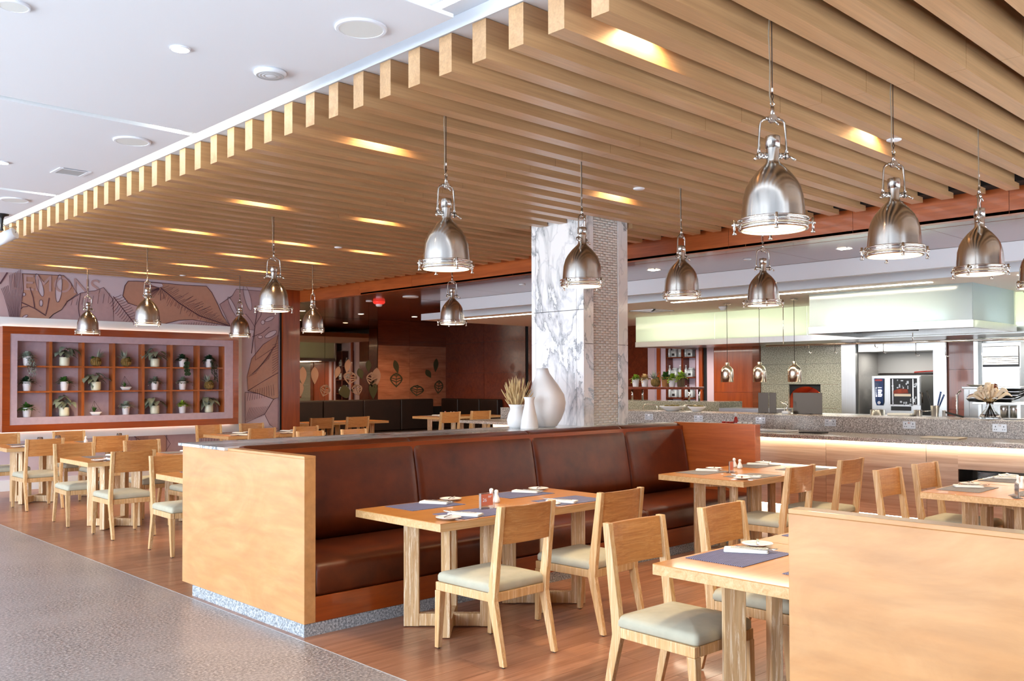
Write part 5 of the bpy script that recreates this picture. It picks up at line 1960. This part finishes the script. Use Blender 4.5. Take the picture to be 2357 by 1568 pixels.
# combi oven
cO = lambda x, y: (1980 + x * .09334, 840 + y * .09334)
XO = 15.93
P = lambda x, y: onx(*cO(x, y), XO)
ov = thing('combi_oven', 'steel combi oven with blue control panel in the alcove', 'oven', (0, 0, 0))
a, b = P(268, 275), P(1490, 1180)
zb = .942
box('body', 'steel_sheet', (XO + .02, b.y, zb, XO + .74, a.y, a.z), ov, .006)
d0, d1 = P(700, 290), P(1480, 1000)
w0, w1 = P(745, 335), P(1415, 985)
def yz(mname, mat, p0, p1, x0, x1, bev=0.):
    return box(mname, mat, (x0, min(p0.y, p1.y), min(p0.z, p1.z), x1, max(p0.y, p1.y), max(p0.z, p1.z)), ov, bev)
dr = yz('door', 'steel_sheet', d0, d1, XO - .012, XO + .019, .004)
yz('window', 'black', w0, w1, XO - .016, XO - .0125).parent = dr
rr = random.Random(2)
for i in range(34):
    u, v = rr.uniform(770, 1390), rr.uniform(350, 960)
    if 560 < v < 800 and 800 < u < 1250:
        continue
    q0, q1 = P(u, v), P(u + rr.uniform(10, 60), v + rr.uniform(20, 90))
    q = yz('painted_glint', 'oven_in', q0, q1, XO - .0175, XO - .0165)  # flat flecks laid on the window to paint in glints
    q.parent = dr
for u in (800, 1300):
    q = yz('rack_post', 'chrome', P(u, 350), P(u + 25, 970), XO - .0185, XO - .0175)
    q.parent = dr
q = yz('tray', 'bread', P(850, 715), P(1260, 780), XO - .020, XO - .0178)
q.parent = dr
m = MB()
m.poly([P(x, y) + Vector((-.022, 0, 0)) for x, y in ((830, 712), (840, 640), (930, 600), (1000, 590), (1100, 590), (1180, 610), (1200, 700))])
q = m.build('roast', 'food', dr)
m = MB()
m.poly([Vector((XO - .004, P(x, y).y, P(x, y).z)) for x, y in ((345, 335), (580, 335), (578, 930), (555, 1000), (410, 1000), (375, 900))])
cp = m.prism([Vector((XO + .0, P(x, y).y, P(x, y).z)) for x, y in ((345, 335), (580, 335), (578, 930), (555, 1000), (410, 1000), (375, 900))], (-.004, 0, 0)).build('control_panel', 'blue_panel', ov)
q = yz('maker_plate', 'sauce', P(370, 358), P(545, 398), XO - .006, XO - .0042)
q.parent = cp
for i in range(9):
    v = 555 + i * 27
    for u0, u1 in ((385, 420), (440, 545)):
        if rr.random() < .85:
            q = yz('display_row', 'screen', P(u0, v), P(u1 - rr.uniform(0, 30), v + 17), XO - .006, XO - .0042)
            q.parent = cp
kp = P(480, 935)
MB().cyl((XO - .03, kp.y, kp.z), (XO - .004, kp.y, kp.z), .028, 18).build('dial', 'chrome', cp)
yz('vent_panel', 'black', P(760, 1020), P(1240, 1135), XO - .004, XO + .0195)
h1, h2, h3 = P(1485, 690), P(1570, 690), P(1578, 940)
MB().tube([(XO - .01, h1.y, h1.z), (XO - .07, h2.y, h2.z), (XO - .075, h3.y, h3.z)], [.014, .016, .012], 8).build('handle', 'dark_metal', ov)
# cooking island with pots
ZI = 1.10
ci = thing('cooking_island', 'steel cooking island behind the bar', 'counter')
box('worktop', 'steel_sheet', (12.3, 3.0, ZI - .04, 13.5, 7.4, ZI), ci, .004)
box('base', 'steel_sheet', (12.36, 3.06, 0, 13.44, 7.34, ZI - .041), ci)
def pot(name, label, px, ptop, pw, x, mat='steel', flare=1.0, group=None, cat='pot'):
    c = onx(px, ptop, x)
    sc_ = (onx(px - 10, ptop, x) - onx(px + 10, ptop, x)).length / 20
    r = pw * sc_ * .72 / 2
    h = max(.05, c.z - ZI)
    t = thing(name, label, cat, (x, c.y, ZI + .001), 0, group)
    MB().lathe([(r * flare * .95, 0), (r * flare, .01), (r, h - .006), (r * 1.08, h), (r * .95, h), (r * flare * .9, .02), (0, .015)], 24, cap1=False).build('vessel', mat, t)
    return t, r, h
t, r, h = pot('stock_pot', 'wide steel stock pot on the cooking island', 2020, 943, 44, 12.8)
MB().tube([(-r, 0, h * .8), (-r - .03, 0, h * .85), (-r, .04, h * .8)], .006, 6).build('handle', 'chrome', t)
t, r, h = pot('sauce_pot', 'small steel pot on the cooking island', 2113, 944, 25, 12.7)
MB().tube([(0, -r, h * .8), (0, -r - .12, h * .9)], .007, 6).build('handle', 'chrome', t)
t, r, h = pot('utensil_pot', 'tall flared steel container of black handled utensils', 2152, 934, 28, 12.7, 'steel', .78, None, 'container')
for (dx, dy, l, mt) in ((.0, .09, .2, 'black'), (.0, -.07, .19, 'blue_panel'), (.02, -.10, .15, 'blue_panel')):
    MB().tube([(0, dy * .3, h * .5), (dx, dy * .8, h + l * .45), (dx, dy * 1.15, h + l)], [.006, .012, .013], 7).build('utensil', mt, t)
t, r, h = pot('shaker_tin', 'little steel shaker beside the utensil container', 2173, 945, 11, 12.7)
tag(MB().tube([(0, 0, 0), (0, .2, .05), (0, .27, .07)], [.012, .014, .01], 7).build('skimmer', 'black', None), 'black handled skimmer sticking up before the red timber panel', 'utensil').location = (12.7, onx(2218, 955, 12.7).y, ZI + .02)
q = onx(2075, 955, 12.7)
tag(MB().loft([rrect(-.1, -.16, .1, .16, .01, 0), rrect(-.1, -.16, .1, .16, .01, .05)]).build('white_tray', 'greybox'), 'white tray box on the cooking island before the oven', 'tray').location = (12.7, q.y, ZI + .001)

# steel cabinet, pan shelf, fridge
XC = 13.6
a, b = onx(2218, 890, XC), onx(2292, 890, XC)
sc0 = thing('steel_cabinet', 'steel cabinet with a tray on top behind the pampas vase', 'cabinet')
box('body', 'steel_sheet', (XC, b.y - .3, 0, XC + .5, a.y, a.z - .03), sc0, .004)
box('top', 'steel_sheet', (XC - .02, b.y - .32, a.z - .03, XC + .52, a.y + .02, a.z), sc0, .004)
box('door_edge', 'socket', (XC - .006, a.y - .075, .1, XC, a.y - .07, a.z - .05), sc0)
MB().tube([(XC - .03, a.y + .08, 0), (XC - .03, a.y + .08, a.z - .12), (XC, a.y + .04, a.z - .06)], .016, 10).build('rail', 'chrome', sc0)
t = tag(MB().lathe([(.0, 0), (.15, 0), (.2, .02), (.2, .026), (.14, .01), (0, .01)], 24, cap0=False, cap1=False).build('serving_dish', 'bread'), 'shallow dish on top of the steel cabinet', 'plate')
t.location = (XC + .15, a.y - .2, a.z + .001)
c0 = onx(2247, 925, 12.9)
ps = thing('pan_shelf', 'steel shelf on posts carrying a stack of frying pans', 'shelf')
box('shelf', 'steel_sheet', (12.75, 3.0, c0.z - .03, 13.3, c0.y, c0.z), ps, .003)
for y in (c0.y - .08, c0.y - .55):
    box('post', 'steel_sheet', (12.8, y - .02, ZI + .001, 12.84, y + .02, c0.z - .031), ps)
    box('post', 'steel_sheet', (13.2, y - .02, ZI + .001, 13.24, y + .02, c0.z - .031), ps)
for i in range(4):
    q = onx(2305 + i * 9, 915, 12.95)
    t = thing('frying_pan', ['lowest', 'second', 'third', 'topmost'][i] + ' black frying pan of the stack on the steel shelf', 'pan', (12.98 - .01 * i, q.y, c0.z + .002 + .046 * i), 0, 'stacked frying pans')
    MB().lathe([(.0, 0), (.11, 0), (.15, .035), (.152, .037), (.146, .036), (.108, .005), (0, .004)], 28, cap0=False, cap1=False).build('pan', 'black', t)
    MB().tube([(0, -.14, .03), (-.02, -.2, .05), (-.04, -.36, .14)], [.008, .009, .012], 7).build('handle', 'black', t)
q = onx(2262, 918, 12.95)
t = thing('frying_pan', 'black frying pan alone beside the pampas plumes', 'pan', (12.98, q.y + .06, c0.z + .002), 0, 'stacked frying pans')
MB().lathe([(.0, 0), (.12, 0), (.16, .04), (.155, .04), (.115, .006), (0, .005)], 28, cap0=False, cap1=False).build('pan', 'black', t)
for i, px in enumerate((2312, 2335)):
    q = onx(px, 950, 13.0)
    t = thing('steel_canister', ['first steel canister under the pan shelf', 'second steel canister under the pan shelf'][i], 'canister', (13.0, q.y, ZI + .001))
    MB().lathe([(.05, 0), (.05, c0.z - ZI - .06), (.045, c0.z - ZI - .05)], 20).build('body', 'steel', t)
XFR = 15.6
a, b = onx(2258, 798, XFR), onx(2349, 844, XFR)
fr = thing('refrigerator', 'tall steel refrigerator with slatted grille at the top', 'fridge')
box('body', 'steel_sheet', (XFR + .02, b.y, 0, XFR + .3, a.y, a.z + .06), fr, .004)
box('door', 'steel_sheet', (XFR, b.y + .01, .1, XFR + .019, a.y - .01, b.z - .02), fr, .004)
box('grille_back', 'black', (XFR + .008, b.y + .02, b.z, XFR + .0195, a.y - .02, a.z), fr)
zq = [onx(2300, 760 + v * .1403, XFR).z for v in (430, 480, 515, 550, 600)]
box('upper_panel', 'copperish', (XFR - .002, b.y + .03, onx(2300, 760 + 430 * .1403, XFR).z, XFR + .008, a.y - .03, a.z - .01), fr)
for i in range(4):
    zt_ = onx(2300, 760 + (445 + i * 32) * .1403, XFR).z
    box('grille_slat', 'copperish', (XFR - .004, b.y + .03, zt_ - .022, XFR + .008, a.y - .03, zt_), fr)
for (u, v, uu, vv) in ((1130, 375, 1175, 412), (1185, 350, 1262, 425), (1180, 290, 1240, 320)):
    p0, p1 = onx(2100 + u * .1403, 760 + v * .1403, XFR), onx(2100 + uu * .1403, 760 + vv * .1403, XFR)
    box('paper_label', 'white_ink', (XFR - .004, p1.y, p1.z, XFR - .0021, p0.y, p0.z), fr)

# ------------------------------------------------------------------ hood with frosted glass, rear bulkhead
hd = thing('extractor_hood', 'frosted glass extractor hood with steel rim over the cooking island', 'hood')
HX0, HX1, HY0, HY1, HZ0, HZ1 = 12.2, 13.82, 4.258, 6.49, 2.283, 2.38
box('glass_panel', 'frost', (HX0, HY0 + .004, HZ1, HX0 + .012, HY1 - .004, 2.852), hd)
box('glass_panel', 'frost', (HX0 + .014, HY0, HZ1, HX1 - .06, HY0 + .012, 2.852), hd)
box('glass_panel', 'frost', (HX0 + .014, HY1 - .012, HZ1, HX1, HY1, 2.852), hd)
box('steel_end', 'steel_sheet', (HX1 - .058, HY0, HZ1, HX1, HY0 + .012, 2.852), hd)
frame_d = ((HX0 - .01, HY0 - .01, HZ0, HX0 + .05, HY1 + .01, HZ1 - .001), (HX1 - .05, HY0 - .01, HZ0, HX1 + .01, HY1 + .01, HZ1 - .001), (HX0 + .05, HY0 - .01, HZ0, HX1 - .05, HY0 + .05, HZ1 - .001), (HX0 + .05, HY1 - .05, HZ0, HX1 - .05, HY1 + .01, HZ1 - .001))
for d in frame_d:
    box('rim_beam', 'steel_sheet', d, hd, .002)
box('filter_plate', 'steel_sheet', (HX0 + .06, HY0 + .06, HZ1 - .02, HX1 - .06, HY1 - .06, HZ1 - .005), hd)
for i in range(14):
    box('baffle', 'dark_metal', (HX0 + .1 + .09 * i, HY0 + 1.2, HZ1 - .045, HX0 + .13 + .09 * i, HY1 - .1, HZ1 - .021), hd)
for x in (HX0 + .1,):
    MB().cyl((x, HY0 + .3, HZ1 + .06), (x, HY1 - .3, HZ1 + .06), .018, 10).build('light_tube', 'tube', hd)
MB().cyl((HX0 + .5, HY0 + .2, HZ1 + .06), (HX1 - .3, HY0 + .2, HZ1 + .06), .018, 10).build('light_tube', 'tube', hd)
rl_ = thing('pot_rail', 'steel pot rail with hanging utensil hooks under the hood', 'rail')
MB().cyl((12.9, 2.6, 2.13), (12.9, 7.6, 2.17), .018, 10).build('rail', 'chrome', rl_)
for x in ((12.9),):
    for y in (3.2, 5.3, 7.3):
        MB().cyl((x, y, 2.15), (x, y, 2.28 if 4.3 < y < 6.4 else 2.852), .006, 6).build('hanger', 'chrome', rl_)
for y, zt_ in ((6.87, 2.028), (6.453, 2.018), (5.842, 2.078), (5.719, 2.0), (5.258, 1.949), (4.858, 1.933)):
    m = MB()
    m.tube([(12.9, y, 2.17), (12.9, y, zt_ + .03), (12.9, y - .012, zt_ + .012), (12.9, y - .03, zt_), (12.9, y - .045, zt_ + .015)], .007, 6)
    m.build('hook', 'chrome', rl_)
bk = sroot('trim_6', 'frosted glass bulkhead with steel rim above the kitchen rear')
y = 11.086
while y > -1.5:
    box('glass_panel', 'frost_warm', (14.0, y - 1.796, 2.37, 14.012, y - .004, 2.852), bk)
    y -= 1.8
box('glass_panel', 'frost_warm', (14.014, 11.07, 2.37, 15.9, 11.082, 2.852), bk)
box('steel_rim', 'steel_sheet', (13.99, -1.6, 2.271, 14.05, 11.09, 2.369), bk)
box('steel_rim', 'steel_sheet', (14.05, 11.03, 2.271, 15.95, 11.09, 2.369), bk)
box('soffit', 'steel_sheet', (14.05, -1.6, 2.30, 15.95, 11.03, 2.31), bk)
for y in (10.0, 8.2, 6.4, 4.6, 2.8, 1.0):
    MB().cyl((14.25, y - .75, 2.40), (14.25, y + .75, 2.40), .018, 10).build('light_tube', 'tube_warm', bk)
    lamp('bulkhead_light', 'AREA', (14.4, y, 2.46), 95, (1, 1, .86), .1, (0, PI / 2, 0), sx=.12, sy=1.6)
# buffet with plants
bf = thing('buffet_counter', 'granite buffet block with a timber plant shelf on chrome posts', 'counter')
box('granite_block', 'granite_wall', (13.0, 8.54, 0, 13.7, 12.0, 1.262), bf, .004)
box('steel_front', 'steel_sheet', (12.97, 7.5, 0, 13.5, 8.53, 1.16), bf)
for y in (9.18, 10.42):
    for x in (13.05, 13.35):
        MB().cyl((x, y, 1.262), (x, y, 1.47), .018, 12).build('post', 'chrome', bf)
box('plant_shelf', 'darkwall', (12.99, 9.11, 1.465, 13.4, 10.6, 1.508), bf, .003)
bpl = [(1463, 'bush', 'green4', 'white_pot', 'topiary like bright green plant in pale pot on the buffet shelf'), (1484, 'bush', 'straw', 'white_pot', 'pinkish flowering plant in white pot on the buffet shelf'), (1509, 'air', 'green4', 'twine', 'tall bright plant in little pot on the buffet shelf'),
       (1532, 'bush', 'green1', 'terracotta', 'low green plant in terracotta pot on the buffet shelf'), (1547, 'bush', 'green4', 'white_pot', 'small fern in pale pot between terracotta and dark pots'), (1567, 'bush', 'green4', 'darkpot', 'lush fern in dark pot at the buffet shelf end')]
for i, (px, kd, mt, pt, lb) in enumerate(bpl):
    q = onx(px, 885, 13.15)
    plant(kd, (13.15, q.y, 1.509), lb, 'plants on the buffet shelf', 70 + i, (mt, pt), 1.15 if i not in (3, 5) else 1.35)
# kitchen ceiling fittings and lights
q = onz(1664, 706, 2.852)
t = thing('smoke_detector', 'round detector under the kitchen ceiling beside the heat lamp cords', 'detector', (q.x, q.y, 2.852))
MB().lathe([(.07, 0), (.07, -.02), (.05, -.04), (.045, -.06)], 20).build('body', 'white_paint', t)
for k, (yy0, yy1) in enumerate(((9.6, 13.6), (4.6, 8.6), (-.4, 3.6))):
    t = thing('linear_light', ['recessed linear light in the kitchen ceiling near the column', 'recessed linear light in the kitchen ceiling over the bar middle', 'recessed linear light in the kitchen ceiling over the bar right end'][k], 'ceiling light')
    box('lens', 'led_soft', (11.75, yy0, 2.847, 11.83, yy1, 2.852), t)
    lamp('bar_light', 'AREA', (11.8, (yy0 + yy1) / 2, 2.83), 34, (1, .84, .62), .1, (0, 0, 0), sx=.15, sy=4)
for y in (1.5, 4.5, 8.0, 10.8):
    lamp('kitchen_fill', 'AREA', (15.0, y, 2.26), 40, (1, .95, .86), .1, (0, 0, 0), sx=.5, sy=1.2)  # added fill for the kitchen rear, no fixture under the soffit
q = onz(1500, 715, 2.852)
t = thing('ceiling_vent', 'square air vent in the kitchen ceiling by the column', 'vent', (q.x, q.y, 2.852))
for k in range(4):
    s = .28 - .06 * k
    for d in ((-s, -s, s, -s + .03), (-s, s - .03, s, s), (-s, -s, -s + .03, s), (s - .03, -s, s, s)):
        box('vane', 'white_paint', (d[0], d[1], -.012 - .004 * k, d[2], d[3], -.001), t)

# ------------------------------------------------------------------ steam over the stock pot
sm_ = bpy.data.materials.new('steam')
sm_.use_nodes = True
nt = sm_.node_tree
for n in list(nt.nodes):
    nt.nodes.remove(n)
out = N(nt, 'ShaderNodeOutputMaterial')
tc = N(nt, 'ShaderNodeTexCoord')
no = N(nt, 'ShaderNodeTexNoise', Vector=tc.outputs['Object'], Scale=7., Detail=3., Distortion=.8)
dn = ramp(nt, no.outputs['Fac'], [(.45, (0, 0, 0)), (.75, (1, 1, 1))])
mu = N(nt, 'ShaderNodeMath', _operation='MULTIPLY', i0=dn, i1=4.5)
vo = N(nt, 'ShaderNodeVolumeScatter', Color=(.95, .95, .95, 1))
nt.links.new(mu.outputs[0], vo.inputs['Density'])
nt.links.new(vo.outputs[0], out.inputs['Volume'])
MT['steam'] = sm_
q = onx(2012, 940, 12.8)
o = MB().lathe([(.04, .0), (.09, .08), (.12, .22), (.15, .38), (.13, .5), (.05, .58)], 14).build('steam', 'steam')
o.location = (12.8, q.y + .06, onx(2012, 940, 12.8).z + .01)
tag(o, 'pale steam rising from the stock pot before the oven', 'steam', kind='stuff')

lamp('alcove_fill', 'AREA', (XK + .25, (YA + YC) / 2, 2.12), 14, (1, .95, .88), .1, (0, 0, 0), sx=.3, sy=1.0)  # added fill to brighten the alcove, no fixture there
